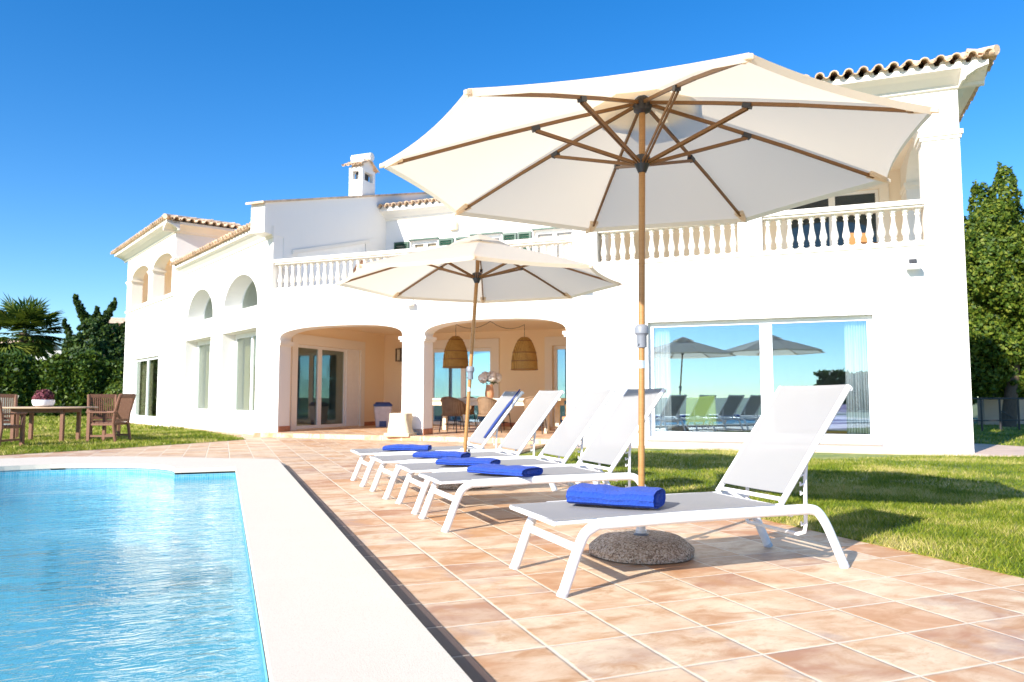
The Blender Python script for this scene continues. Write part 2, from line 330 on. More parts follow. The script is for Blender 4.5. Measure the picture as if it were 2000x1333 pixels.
M = dict(
    plaster=m_plaster('white_plaster', (0.84, 0.81, 0.765)), porch=m_plaster('cream_plaster', (0.91, 0.75, 0.53)), loggia=m_plaster('loggia_plaster', (0.86, 0.76, 0.62)), trim=m_plaster('trim_plaster', (0.84, 0.79, 0.71)),
    paintw=m_plain('white_paint', (0.84, 0.84, 0.84), 0.3, var=0.03), metalw=m_plain('white_enamel', (0.84, 0.84, 0.85), 0.32, var=0.03),
    tiles=m_tiles('terracotta_tiles', 0.3555, 0.369, 1.181, 2.328), coping=m_coping('pale_coping'), mosaic=m_mosaic('pool_mosaic'), water=m_water('pool_water'),
    lawn=m_grass('lawn_soil', False), blade=m_grass('grass_blade', True), glass=m_glass('window_glass', 0.27, (0.90, 0.94, 0.95)), glass_blind=m_glass('blind_glass', 0.04, (0.9, 0.9, 0.88), (0.8, 0.85, 0.88)), glass_clear=m_glass('clear_glass', 0.10, (0.80, 0.90, 0.95)), glass_dark=m_glass('dark_glass', 0.02, (0.45, 0.45, 0.42), (0.7, 0.75, 0.75)), glass_dim=m_glass('shaded_glass', 0.16, (0.78, 0.78, 0.68), (0.75, 0.85, 0.85)),
    roof=m_plain('roof_tile', (0.66, 0.47, 0.31), 0.8, var=0.35, scale=3.0, bump=0.4), green=m_plain('green_paint', (0.012, 0.06, 0.035), 0.4, var=0.2),
    sling=m_fabric('sling_mesh', (0.36, 0.355, 0.36), 0.10, 0.16, 520), canvas=m_fabric('parasol_canvas', (0.86, 0.79, 0.68), 0.58, 0, 300, (0.98, 0.82, 0.60)),
    pole=m_wood('honey_wood', (0.33, 0.155, 0.045), (0.45, 0.24, 0.08), 0.4), rib=m_wood('brown_wood', (0.16, 0.07, 0.02), (0.28, 0.13, 0.035), 0.45),
    plast=m_plain('grey_plastic', (0.20, 0.215, 0.25), 0.4, var=0.08), dark=m_plain('dark_plastic', (0.03, 0.03, 0.035), 0.4), steel=m_plain('steel', (0.7, 0.72, 0.74), 0.3, 0.6, 0.08),
    footcap=m_plain('foot_cap', (0.62, 0.62, 0.64), 0.5, var=0.05), conc=m_concrete('exposed_aggregate'), towel=m_terry('blue_terry', (0.012, 0.075, 0.50)), navy=m_terry('navy_terry', (0.02, 0.05, 0.25)),
    teak=m_wood('weathered_teak', (0.15, 0.062, 0.032), (0.29, 0.14, 0.08), 0.7, (14, 14, 14)), teaktop=m_wood('pale_teak', (0.42, 0.28, 0.17), (0.55, 0.39, 0.26), 0.6, (14, 14, 14)),
    wicker=m_wicker('brown_wicker', (0.13, 0.07, 0.035), (0.42, 0.27, 0.15)), lampw=m_wicker('lamp_wicker', (0.22, 0.11, 0.02), (0.55, 0.34, 0.09)),
    cream=m_plain('cream_wood', (0.72, 0.60, 0.44), 0.5, var=0.08), cushion=m_fabric('cushion', (0.66, 0.50, 0.40)), iron=m_plain('dark_iron', (0.035, 0.03, 0.03), 0.5),
    terracotta=m_plain('terracotta', (0.52, 0.25, 0.13), 0.75, var=0.15), stone=m_plain('sandstone', (0.66, 0.56, 0.38), 0.9, var=0.16, scale=6, bump=0.8, bscale=30),
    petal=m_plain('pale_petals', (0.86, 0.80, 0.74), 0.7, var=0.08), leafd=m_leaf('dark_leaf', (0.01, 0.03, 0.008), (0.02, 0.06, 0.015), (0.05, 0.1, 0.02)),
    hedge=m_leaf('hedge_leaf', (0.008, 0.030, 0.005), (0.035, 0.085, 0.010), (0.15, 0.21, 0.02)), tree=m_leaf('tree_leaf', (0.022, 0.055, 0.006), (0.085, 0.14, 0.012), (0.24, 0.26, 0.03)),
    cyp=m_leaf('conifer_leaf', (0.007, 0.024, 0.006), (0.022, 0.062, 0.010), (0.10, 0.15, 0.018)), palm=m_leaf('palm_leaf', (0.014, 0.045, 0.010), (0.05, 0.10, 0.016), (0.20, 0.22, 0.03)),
    bark=m_wood('bark', (0.09, 0.06, 0.04), (0.18, 0.12, 0.08), 0.9, (6, 6, 2)), heather=m_leaf('heather', (0.10, 0.02, 0.03), (0.22, 0.05, 0.07), (0.38, 0.14, 0.16)),
    skirt=m_plain('terracotta_skirting', (0.42, 0.17, 0.09), 0.6, var=0.2), blue=m_plain('blue_plastic', (0.02, 0.06, 0.22), 0.35), binb=m_plain('pale_plastic', (0.52, 0.50, 0.56), 0.4),
    lime=m_fabric('lime_fabric', (0.50, 0.62, 0.10)), lilac=m_fabric('lilac_fabric', (0.42, 0.36, 0.68)), curtain=m_fabric('curtain', (0.86, 0.86, 0.86), 0.3), room=m_plain('room_paint', (0.55, 0.57, 0.55), 0.8, var=0.05),
    floor=m_plain('room_floor', (0.42, 0.33, 0.26), 0.4), far=m_plaster('distant_plaster', (0.66, 0.44, 0.32)), lampoff=m_plain('lamp_glass', (0.75, 0.70, 0.55), 0.3),
    shade=m_plaster('far_plaster', (0.7, 0.68, 0.64)), stripe=m_fabric('orange_fabric', (0.48, 0.22, 0.08)), ground=m_plain('field', (0.13, 0.15, 0.05), 0.9, var=0.4, scale=0.3),
)

# ---------------------------------------------------------------- frames of reference of the house
HA = Vector((11.773, 9.012, 0)); HU = Vector((-0.7393, 0.6734, 0)); HN = Vector((-0.6734, -0.7393, 0))   # right corner, along the front (leftwards), outward
def H(s, r, z): return tuple(HU * s - HN * r + Vector((0, 0, z)))          # relative to the villa's own origin
def HW(s, r, z=0.0): return HA + Vector(H(s, r, z))
WC = Vector(H(15.05, 0.6, 0)); WU = Vector((-0.31068, 0.95052, 0)); WN = Vector((-0.95052, -0.31068, 0))
def W(t, o, z): return tuple(WC + WU * t + WN * o + Vector((0, 0, z)))
def atcam(px, depth, z=0.0):
    """ground point on the sight line of a photo column at a depth"""
    x = (px - 1000) / 1460 * depth; t = R(21.05)
    return Vector((x * math.cos(t) + depth * math.sin(t), -x * math.sin(t) + depth * math.cos(t), z))

# ---------------------------------------------------------------- ground, lawns, pool
INX = 0.17; PEND = 10.43; PLEFT = -7.5; PBACK = -4.0; CT = 0.058; WZ = -0.075
def alcove(rx, ry, cx=-2.05, cy=PEND, n=28): return [(cx + rx * math.cos(a), cy + ry * math.sin(a)) for a in np.linspace(0, math.pi, n)]
basin = [(INX, PBACK), (INX, PEND)] + alcove(1.5, 1.25) + [(PLEFT, PEND), (PLEFT, PBACK)]
outer = [(0.757, PBACK - 0.6), (0.757, 11.25), (0.70, 11.5), (-0.44, 12.25), (-1.4, 12.85), (-2.3, 13.15), (-3.2, 13.0), (-4.4, 12.3), (-5.5, 11.5), (PLEFT - 0.6, 11.5), (PLEFT - 0.6, PBACK - 0.6)]
def flat(z): return lambda x, y: (x, y, z)
mid = [(x + (0.12 if x > 0 else -0.12), y) for x, y in basin]
def grow(poly, d):
    cx = sum(p[0] for p in poly) / len(poly); cy = sum(p[1] for p in poly) / len(poly)
    return [(p[0] + math.copysign(d, p[0] - cx), p[1] + math.copysign(d, p[1] - cy)) for p in poly]
hole = [(0.5, PBACK - 0.3), (0.5, 11.1), (-0.5, 11.8), (-2.3, 12.6), (-4.2, 11.9), (PLEFT - 0.3, 11.1), (PLEFT - 0.3, PBACK - 0.3)]
tag(slab('ground', M['ground'], [(-2500, -2500), (2500, -2500), (2500, 2500), (-2500, 2500)], [hole], flat(-0.06), flat(-0.10)), kind='structure')
tag(slab('terrace', M['tiles'], [(-14, -9), (3.965, -9), (3.965, 11.2), (6.2, 14.2), (1.2, 19.8), (-3.2, 33.0), (-14, 33.0)], [hole], flat(0.0), flat(-0.05)), kind='structure')
tag(slab('pool_coping', M['coping'], outer, [basin], flat(CT), flat(-0.02)), kind='structure')
bmat = m_tiles('shadow_dark_border', 0.09, 0.369, 0.784, 2.328)
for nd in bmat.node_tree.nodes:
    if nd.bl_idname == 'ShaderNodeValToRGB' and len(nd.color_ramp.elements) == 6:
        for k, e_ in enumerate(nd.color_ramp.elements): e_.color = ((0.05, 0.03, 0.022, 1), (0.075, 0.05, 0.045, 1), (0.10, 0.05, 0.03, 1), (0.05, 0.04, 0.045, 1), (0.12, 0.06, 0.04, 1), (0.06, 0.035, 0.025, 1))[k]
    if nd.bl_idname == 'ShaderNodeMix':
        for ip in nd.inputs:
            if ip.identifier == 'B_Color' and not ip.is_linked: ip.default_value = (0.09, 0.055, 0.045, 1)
tag(MB().box(0.70, 0.872, PBACK - 0.6, 10.95, -0.03, 0.006).build('shadow_tile_border', bmat), kind='structure')  # dark edging tiles, their colour also painting in the coping's cast shadow
bm_ = MB(); zb = -1.35; nb_ = len(basin)
bm_.add([(x, y, 0.0) for x, y in basin] + [(x, y, zb) for x, y in basin], [(i, (i + 1) % nb_, nb_ + (i + 1) % nb_, nb_ + i) for i in range(nb_)])
bm_.add([(x, y, zb) for x, y in [(INX, PBACK), (INX, PEND), (PLEFT, PEND), (PLEFT, PBACK)]], [(0, 1, 2, 3)])
bm_.add([(x, y, -0.42) for x, y in alcove(1.5, 1.25)], [tuple(range(28))])
bm_.add([(x, y, -0.75) for x, y in alcove(1.5, -1.1)], [tuple(range(28))])
for rr_, z0, z1 in ((1.1, -0.75, zb),):
    bm_.add([(x, y, z) for z in (z0, z1) for x, y in alcove(1.5, -1.1)], [(i, i + 1, 28 + i + 1, 28 + i) for i in range(27)])
bm_.add([(x, PEND, z) for z in (-0.42, -0.75) for x in (-3.55, -0.55)], [(0, 1, 3, 2)])
tag(bm_.build('pool_basin', M['mosaic'], fix=False), kind='structure')
wsurf = [(INX - 0.002, PBACK), (INX - 0.002, PEND)] + alcove(1.498, 1.248) + [(PLEFT, PEND), (PLEFT, PBACK)]
tag(MB().add([(x, y, WZ) for x, y in wsurf], [tuple(range(len(wsurf)))]).build('water', M['water'], fix=False), kind='structure')

RL = [(3.965, -6), (3.965, 11.0), tuple(HW(6.9, -1.3)[:2]), tuple(HW(6.2, -0.62)[:2]), tuple(HW(-0.05, -0.55)[:2]), tuple(HW(-0.9, -0.25)[:2]), (21.0, 3.0), (14, -6)]
RL2 = [tuple(HW(-0.7, 3.0)[:2]), tuple(HW(-1.35, 2.2)[:2]), (24.0, 7.5), (40, 12), (30, 22), tuple(HW(-0.4, 9.0)[:2])]
LL = [(-12, 12.5), (-8, 13.3), (-5, 14.0), (-3.4, 14.62), (-1.9, 15.72), (-0.6, 16.95), (0.1, 17.65), (0.50, 18.15), (0.35, 18.9), (0.02, 20.8), (-0.5, 22.8), (-1.2, 25.3), (-3.0, 29.5), (-4.3, 34), (-8.0, 50), (-30, 50), (-30, 12.5)]
for nm, P in (('lawn', RL), ('lawn', RL2), ('lawn', LL)):
    tag(slab(nm, M['lawn'], P, [], flat(0.006), flat(-0.04)), kind='structure')
P = [tuple(HW(6.2, -0.62)[:2]), tuple(HW(-0.05, -0.55)[:2]), tuple(HW(-0.9, -0.25)[:2]), (22, 4.6), (24, 7.4), tuple(HW(-1.35, 2.2)[:2]), tuple(HW(-0.7, 3.0)[:2]), tuple(HW(-0.02, 3.0)[:2]), tuple(HW(-0.02, 0.2)[:2]), tuple(HW(6.96, 0.2)[:2]), tuple(HW(6.96, -1.25)[:2])]
pathm = m_plain('pale_paving', (0.62, 0.46, 0.36), 0.7, var=0.15, scale=3)
tag(slab('paved_path', pathm, P, [], flat(0.02), flat(-0.04)), kind='structure')

def inpoly(x, y, poly):
    c = np.zeros(len(x), bool); n = len(poly); j = n - 1
    for i in range(n):
        xi, yi = poly[i]; xj, yj = poly[j]
        c ^= ((yi > y) != (yj > y)) & (x < (xj - xi) * (y - yi) / (yj - yi + 1e-12) + xi); j = i
    return c
RLb = [(3.945, -6), (3.945, 11.0)] + RL[2:]
def blades(parts):
    out = []
    for poly, box, n, h, wd in parts:
        x = rng.uniform(box[0], box[1], n); y = rng.uniform(box[2], box[3], n); k = inpoly(x, y, poly); x = x[k]; y = y[k]; m = len(x)
        a = rng.uniform(0, 2 * np.pi, m); l = rng.uniform(0.6, 1.3, m) * h; lean = rng.uniform(0.2, 1.1, m) * l; b = rng.uniform(0, 2 * np.pi, m)
        ww = wd * rng.uniform(0.7, 1.3, m)
        V = np.zeros((m, 3, 3)); V[:, 0, 0] = x - np.cos(a) * ww; V[:, 0, 1] = y - np.sin(a) * ww; V[:, 1, 0] = x + np.cos(a) * ww; V[:, 1, 1] = y + np.sin(a) * ww
        V[:, :2, 2] = 0.004; V[:, 2, 0] = x + np.cos(b) * lean; V[:, 2, 1] = y + np.sin(b) * lean; V[:, 2, 2] = l
        out.append(V.reshape(-1, 3))
    return np.concatenate(out)
tag(npmesh('grass', blades([(RLb, (3.94, 7.0, 1.5, 6.5), 62000, 0.040, 0.0032), (RLb, (3.94, 8.5, 6.5, 11.5), 34000, 0.042, 0.0045), (RL, (7.0, 14, 1.5, 9.0), 60000, 0.042, 0.0045), (RL2, (11, 26, 8, 20), 20000, 0.06, 0.01)]), 3, M['blade']), kind='stuff')
tag(npmesh('grass', blades([(LL, (-9, 1, 12.5, 24), 70000, 0.06, 0.008), (LL, (-12, -1, 24, 46), 24000, 0.09, 0.02)]), 3, M['blade']), kind='stuff')

# ---------------------------------------------------------------- the villa
villa = empty('villa', HA)
tag(villa, 'large white two-storey villa with arched porch, balustraded balcony and terracotta tiled eaves', 'house')
def part(mb, name, mat, smooth=None, parent=None, bevel=0): return mb.build(name, M[mat], parent or villa, smooth, bevel)
def wall(name, mat, outline, holes, fr, d0, d1, ax='s'):
    """ax 's': outline (s,z) on a plane r=d; 'r': outline (r,z) on a plane s=d; fr: H or W"""
    if ax == 's': f0 = lambda a, z: fr(a, d0, z); f1 = lambda a, z: fr(a, d1, z)
    else: f0 = lambda a, z: fr(d0, a, z); f1 = lambda a, z: fr(d1, a, z)
    return slab(name, M[mat], outline, holes, f0, f1, villa)
def rect(a0, a1, z0, z1): return [(a0, z0), (a1, z0), (a1, z1), (a0, z1)]
def arch(a0, a1, z0, zs, zt, e=2.0, n=20):
    """opening with a rounded head: up the first jamb, over, down the other"""
    c = (a0 + a1) / 2; hw = (a1 - a0) / 2; p = [(a0, z0)]
    for t in np.linspace(math.pi, 0, n):
        ct, st = math.cos(t), math.sin(t)
        p.append((c + hw * math.copysign(abs(ct) ** (2 / e), ct), zs + (zt - zs) * abs(st) ** (2 / e)))
    return p + [(a1, z0)]
def hbox(mb, s0, s1, r0, r1, z0, z1, fr=H): return mb.box(s0, s1, r0, r1, z0, z1, M=fr)
def window(fr, a0, a1, z0, z1, d, mull=(), ax='s', fw=0.07, th=0.07, glass='glass', name='window', rails=()):
    """frame bars plus one pane mesh behind them; d is the frame's outer face, th goes inwards"""
    sg = 1 if fr is H else -1
    if ax == 's': B = lambda mb, x0, x1, y0, y1, q0, q1: mb.box(x0, x1, y0, y1, q0, q1, M=fr)
    else: B = lambda mb, x0, x1, y0, y1, q0, q1: mb.box(y0, y1, x0, x1, q0, q1, M=fr)
    f = MB(); e = d + sg * th
    B(f, a0, a1, d, e, z1 - fw, z1); B(f, a0, a1, d, e, z0, z0 + fw)
    B(f, a0, a0 + fw, d, e, z0 + fw, z1 - fw); B(f, a1 - fw, a1, d, e, z0 + fw, z1 - fw)
    for mu, mw in mull: B(f, mu - mw / 2, mu + mw / 2, d, e, z0 + fw, z1 - fw)
    for rz in rails: B(f, a0 + fw, a1 - fw, d + sg * 0.01, e - sg * 0.01, rz - 0.03, rz + 0.03)
    fo = part(f, name, 'paintw')
    g_ = MB(); dd = d + sg * th * 0.5
    xs = [a0 + fw * 0.5] + [m_[0] for m_ in mull] + [a1 - fw * 0.5]
    for i in range(len(xs) - 1): B(g_, xs[i] + 0.001, xs[i + 1] - 0.001, dd - 0.004, dd + 0.004, z0 + fw * 0.5, z1 - fw * 0.5)
    g_.build('pane', M[glass], fo)
    return fo

# right-hand block: front wall with the big window, flank and return
wall('wall', 'plaster', rect(0, 6.96, -0.05, 3.60), [rect(1.46, 5.46, 0.20, 2.42)], H, 0, 0.32)
wall('wall', 'plaster', rect(0.32, 10, -0.05, 3.60), [], H, 0, 0.3, 'r')
wall('wall', 'porch', rect(1.05, 6.0, -0.05, 2.93), [], H, 6.66, 6.96, 'r')
part(hbox(MB(), 1.30, 5.62, -0.025, -0.003, 2.42, 2.60), 'window_surround', 'plaster'); part(hbox(MB(), 1.40, 5.52, -0.10, -0.003, 0.14, 0.20), 'window_sill', 'plaster')
window(H, 1.463, 5.457, 0.203, 2.417, 0.12, [(3.27, 0.22)], fw=0.09, th=0.08)
# room behind it
rm = MB(); hbox(rm, 0.30, 6.66, 6.3, 6.4, 0.1, 2.9); hbox(rm, 0.30, 6.66, 0.33, 6.3, 2.80, 2.9); hbox(rm, 0.301, 0.36, 0.33, 6.3, 0.1, 2.8); hbox(rm, 6.60, 6.659, 0.33, 6.3, 0.1, 2.8)
part(rm, 'room_wall', 'room'); part(hbox(MB(), 0.36, 6.60, 0.33, 6.3, 0.12, 0.20), 'room_floor', 'floor')
# balcony slab and its lip
part(hbox(hbox(MB(), 0.0, 15.0, 0.62, 6.3, 3.30, 3.58), 0.3, 6.7, 0.325, 0.62, 3.40, 3.58), 'balcony_floor', 'trim')
part(hbox(hbox(MB(), 0.58, 6.99, -0.03, 0.34, 3.60, 3.68), 6.99, 15.03, 0.57, 0.95, 3.601, 3.681), 'balcony_lip', 'trim')

# porch front: two basket arches on one square column
o_ = [(6.98, 3.6), (6.98, -0.02), (7.31, -0.02)] + arch(7.31, 10.72, 0.0, 2.36, 2.69, 2.6)[1:-1] + [(10.72, -0.02), (11.28, -0.02)] + arch(11.28, 14.76, 0.0, 2.40, 2.69, 2.6)[1:-1] + [(14.76, -0.02), (15.25, -0.02), (15.25, 3.6)]
wall('wall', 'plaster', o_, [], H, 0.6, 1.05)
for a0, a1 in ((10.70, 11.30), (6.99, 7.33), (14.74, 15.04)):
    cp = MB(); hbox(cp, a0 - 0.05, a1 + 0.05, 0.545, 1.105, 2.29, 2.36); hbox(cp, a0 - 0.025, a1 + 0.025, 0.572, 1.08, 2.245, 2.2895); part(cp, 'column_capital', 'trim')
for q in ((10.705, 11.295, 0.60, 1.06, 0.10, 0.24), (14.745, 14.99, 0.63, 1.07, 0.10, 0.24), (14.975, 15.0, 1.07, 1.35, 0.10, 0.22), (14.975, 15.0, 4.86, 6.0, 0.10, 0.22), (13.7, 14.975, 5.98, 6.0, 0.1, 0.22), (9.7, 11.0, 5.98, 6.0, 0.1, 0.22)):
    part(hbox(MB(), *q), 'skirting', 'skirt')
pf = slab('porch_floor', M['tiles'], [(6.96, 0.12), (15.1, 0.12), (15.1, 6.0), (6.96, 6.0)], [], lambda s, r: tuple(Vector(H(s, r, 0.10))), lambda s, r: H(s, r, -0.03), villa)
part(hbox(MB(), 6.96, 15.0, 1.05, 6.0, 2.93, 3.05), 'porch_ceiling', 'porch')
wall('wall', 'porch', rect(1.05, 6.0, 0.0, 2.93), [rect(1.60, 4.60, 0.12, 2.36)], H, 15.0, 15.3, 'r')
wall('wall', 'porch', rect(6.96, 15.3, 0.0, 2.93), [rect(11.31, 13.41, 0.12, 2.45), rect(7.6, 9.40, 0.12, 2.45)], H, 6.0, 6.3)
def surround(a0, a1, z0, z1, z2, w0, w1, fa):
    part(MB().extrude([(a0 - w0, z0), (a0, z0), (a0, z1), (a1, z1), (a1, z0), (a1 + w1, z0), (a1 + w1, z2), (a0 - w0, z2)], lambda a, z: fa(a, 0, z), lambda a, z: fa(a, 1, z)), 'window_surround', 'trim')
for a0, a1, z1 in ((11.31, 13.41, 2.45), (7.6, 9.40, 2.45)): surround(a0, a1, 0.1, z1, z1 + 0.26, 0.25, 0.22, lambda a, k, z: H(a, (5.955, 5.998)[k], z))
surround(1.60, 4.60, 0.1, 2.36, 2.62, 0.22, 0.22, lambda a, k, z: H((14.955, 14.998)[k], a, z))
window(H, 1.603, 3.95, 0.125, 2.357, 15.05, [(2.70, 0.17)], 'r', fw=0.08, name='sliding_door', glass='glass_dim')
sp = MB(); hbox(sp, 15.02, 15.07, 3.955, 4.597, 0.125, 2.357); part(sp, 'door_panel', 'paintw')
window(H, 11.313, 13.407, 0.125, 2.447, 6.12, [(12.30, 0.16)], fw=0.10, glass='glass_clear')
window(H, 7.603, 9.397, 0.125, 2.447, 6.12, [(8.5, 0.14)], fw=0.10, glass='glass_clear')
wall('room_wall', 'room', rect(6.97, 18.6, 0.0, 2.93), [rect(11.9, 16.2, 0.12, 2.6), rect(8.4, 11.3, 0.12, 2.6)], H, 8.62, 8.8)
window(H, 11.903, 16.197, 0.123, 2.597, 8.7, [(14.0, 0.1)], glass='glass_clear'); window(H, 8.403, 11.297, 0.123, 2.597, 8.7, [(9.8, 0.1)], glass='glass_clear')
dr = MB(); hbox(dr, 7.0, 18.5, 6.31, 8.6, 2.85, 2.93); hbox(dr, 7.0, 18.5, 6.31, 8.6, 0.04, 0.10); hbox(dr, 15.31, 18.5, 5.2, 5.3, 0, 2.93); hbox(dr, 18.4, 18.5, 3.3, 5.2, 0, 2.93); hbox(dr, 15.31, 18.39, 2.8, 5.2, 2.85, 2.93); hbox(dr, 15.31, 18.39, 2.8, 5.2, 0.04, 0.1)
part(dr, 'room_wall', 'room')

# balustrades: each a part with its balusters as sub-parts
bprof = [(0.062, 0), (0.062, 0.05), (0.042, 0.055), (0.036, 0.075), (0.050, 0.10), (0.040, 0.125), (0.055, 0.16), (0.068, 0.20), (0.064, 0.25), (0.046, 0.33), (0.034, 0.42), (0.030, 0.49), (0.044, 0.505), (0.044, 0.525), (0.033, 0.535), (0.040, 0.56), (0.060, 0.575), (0.060, 0.625)]
def balustrade(s0, s1, r, n):
    rl = MB(); hbox(rl, s0, s1, r - 0.17, r + 0.17, 4.33, 4.42); hbox(rl, s0, s1, r - 0.13, r + 0.13, 4.295, 4.328)
    b = part(rl, 'balustrade', 'trim', bevel=0.012)
    first = None
    for i in range(n):
        s = s0 + (s1 - s0) * (i + 0.5) / n; loc = H(s, r, 3.678)
        if first is None: first = MB().lathe(bprof, 14).build('baluster', M['trim'], b, 35, loc=loc)
        else:
            c = first.copy(); COL.objects.link(c); c.parent = b; c.location = loc
balustrade(0.58, 3.28, 0.16, 14); balustrade(3.72, 6.46, 0.16, 14); balustrade(6.98, 15.0, 0.76, 42)
pr = MB(); hbox(pr, 3.28, 3.72, -0.02, 0.40, 3.681, 4.40); hbox(pr, 3.26, 3.74, -0.04, 0.42, 4.40, 4.46); part(pr, 'balcony_pier', 'plaster')
part(hbox(MB(), 6.46, 6.98, -0.02, 0.95, 3.682, 4.46), 'balcony_pier', 'plaster', bevel=0.006)

# upper right loggia (tower)
TZ = 6.42
wall('wall', 'plaster', [(0, 3.601), (0.58, 3.601)] + arch(0.58, 3.28, 3.7, 5.46, 6.02, 2.2)[1:-1] + [(3.28, 3.601), (3.72, 3.601)] + arch(3.72, 6.46, 3.7, 5.46, 6.02, 2.2)[1:-1] + [(6.46, 3.601), (6.96, 3.601), (6.96, TZ), (0, TZ)], [], H, 0.001, 0.45)
wall('wall', 'plaster', [(0.45, 3.601), (1.1, 3.601)] + arch(1.1, 3.3, 3.7, 5.46, 6.0, 2.2)[1:-1] + [(3.3, 3.601), (4.2, 3.601), (4.2, TZ), (0.45, TZ)], [], H, 0.003, 0.45, 'r')
wall('wall', 'loggia', rect(0.45, 6.0, 3.59, TZ), [], H, 6.66, 6.958, 'r')
wall('wall', 'loggia', rect(0.0, 6.66, 3.59, TZ), [rect(0.9, 2.9, 3.6, 5.75)], H, 4.2, 4.5)
surround(0.9, 2.9, 3.6, 5.75, 5.95, 0.2, 0.2, lambda a, k, z: H(a, (4.15, 4.197)[k], z))
window(H, 0.903, 2.897, 3.605, 5.747, 4.28, [(1.9, 0.14)], name='sliding_door', glass='glass_dark')
part(hbox(MB(), 0.4, 6.7, 0.4, 4.25, 6.15, 6.3), 'loggia_ceiling', 'loggia')
part(hbox(MB(), 0.3, 3.5, 5.9, 6.0, 3.58, 6.2), 'room_wall', 'room')
for a0, a1, r0, r1 in ((-0.05, 0.64, -0.05, 0.50), (3.23, 3.77, -0.05, 0.50), (6.41, 7.01, -0.05, 0.50), (-0.048, 0.50, 3.25, 4.0), (-0.047, 0.499, 0.502, 1.15)):
    part(hbox(hbox(MB(), a0, a1, r0, r1, 5.50, 5.58), a0 + 0.025, a1 - 0.025, r0 + 0.025, r1 - 0.025, 5.44, 5.4995), 'column_capital', 'trim')

# upper storey set back behind the balcony
UZ = 6.80
doors = [(13.14, 14.10), (11.0, 12.0), (8.72, 9.97)]
wall('wall', 'plaster', rect(6.96, 15.0, 3.58, UZ), [rect(a, b, 3.6, 5.88) for a, b in doors], H, 6.004, 6.304)
for a, b in doors: window(H, a + 0.003, b - 0.003, 3.605, 5.877, 6.10, [((a + b) / 2, 0.12)], name='balcony_door', fw=0.09, glass='glass_blind')
for a, b in doors:
    part(hbox(MB(), a + 0.01, b - 0.01, 6.2, 6.22, 3.61, 5.87), 'blind', 'cream')
    part(hbox(MB(), a - 0.04, b + 0.04, 5.93, 6.0, 5.885, 5.93), 'shutter_box', 'green')
for a, b in ((14.14, 14.66), (12.58, 13.08), (12.06, 12.5), (10.5, 10.94), (10.03, 10.46), (8.2, 8.66)):
    sh = MB(); hbox(sh, a, a + 0.06, 5.935, 5.985, 3.64, 5.87); hbox(sh, b - 0.06, b, 5.935, 5.985, 3.64, 5.87)
    for z in (3.64, 4.7, 5.80): hbox(sh, a + 0.06, b - 0.06, 5.936, 5.984, z, z + 0.07)
    for k in range(30):
        z = 3.73 + k * 0.0695
        if abs(z - 4.73) < 0.07: continue
        sh.add([H(a + 0.06, 5.94, z), H(b - 0.06, 5.94, z), H(b - 0.06, 5.975, z + 0.055), H(a + 0.06, 5.975, z + 0.055), H(a + 0.06, 5.95, z), H(b - 0.06, 5.95, z), H(b - 0.06, 5.985, z + 0.055), H(a + 0.06, 5.985, z + 0.055)],
               [(0, 1, 2, 3), (7, 6, 5, 4), (0, 4, 5, 1), (3, 2, 6, 7), (0, 3, 7, 4), (1, 5, 6, 2)])
    part(sh, 'shutter', 'green')
part(hbox(MB(), 3.5, 15.0, 7.8, 7.9, 3.58, 6.7), 'room_wall', 'room')

# gable wall with raking top, its opening and chimney
def rk(r): return 5.77 + (r - 0.17) * 0.2855
wall('gable_wall', 'plaster', [(0.22, 5.05), (0.22, rk(0.22)), (11.5, rk(11.5)), (11.5, 3.55), (0.98, 3.55), (0.98, 5.05)], [[(1.55, 3.62), (4.85, 3.62), (4.85, 5.66), (1.55, 4.77)]], H, 15.0, 15.42, 'r')
fr_ = MB()
for (ra, za, rb, zb_) in ((1.30, 4.76, 4.98, 5.77),): fr_.extrude([(ra, za - 0.08), (rb, zb_ - 0.08), (rb, zb_ + 0.03), (ra, za + 0.03)], lambda r, z: H(14.955, r, z), lambda r, z: H(14.998, r, z))
part(fr_, 'window_surround', 'trim')
part(hbox(MB(), 15.03, 15.06, 1.56, 4.84, 3.63, 5.9), 'door_panel', 'paintw'); part(MB().extrude([(4.1, 4.6), (4.75, 4.6), (4.75, 5.38)], lambda r, z: H(15.018, r, z), lambda r, z: H(15.0295, r, z)), 'door_trim', 'terracotta')
rt_ = MB(); rt_.extrude([(0.10, rk(0.10) + 0.002), (11.6, rk(11.6) + 0.002), (11.6, rk(11.6) + 0.055), (0.10, rk(0.10) + 0.055)], lambda r, z: H(14.95, r, z), lambda r, z: H(15.50, r, z))
part(rt_, 'coping_tiles', 'roof')
ch = MB(); hbox(ch, 15.03, 15.50, 4.62, 5.36, 6.9, 7.62)
for a0, a1, r0, r1 in ((15.03, 15.15, 4.62, 4.76), (15.38, 15.50, 4.62, 4.76), (15.03, 15.15, 5.22, 5.36), (15.38, 15.50, 5.22, 5.36)): hbox(ch, a0, a1, r0, r1, 7.62, 7.90)
hbox(ch, 15.03, 15.50, 4.62, 5.36, 7.90, 8.02)
cho = part(ch, 'chimney', 'plaster')
hbox(MB(), 15.17, 15.36, 4.78, 5.20, 7.615, 7.905).build('flue', M['dark'], cho)

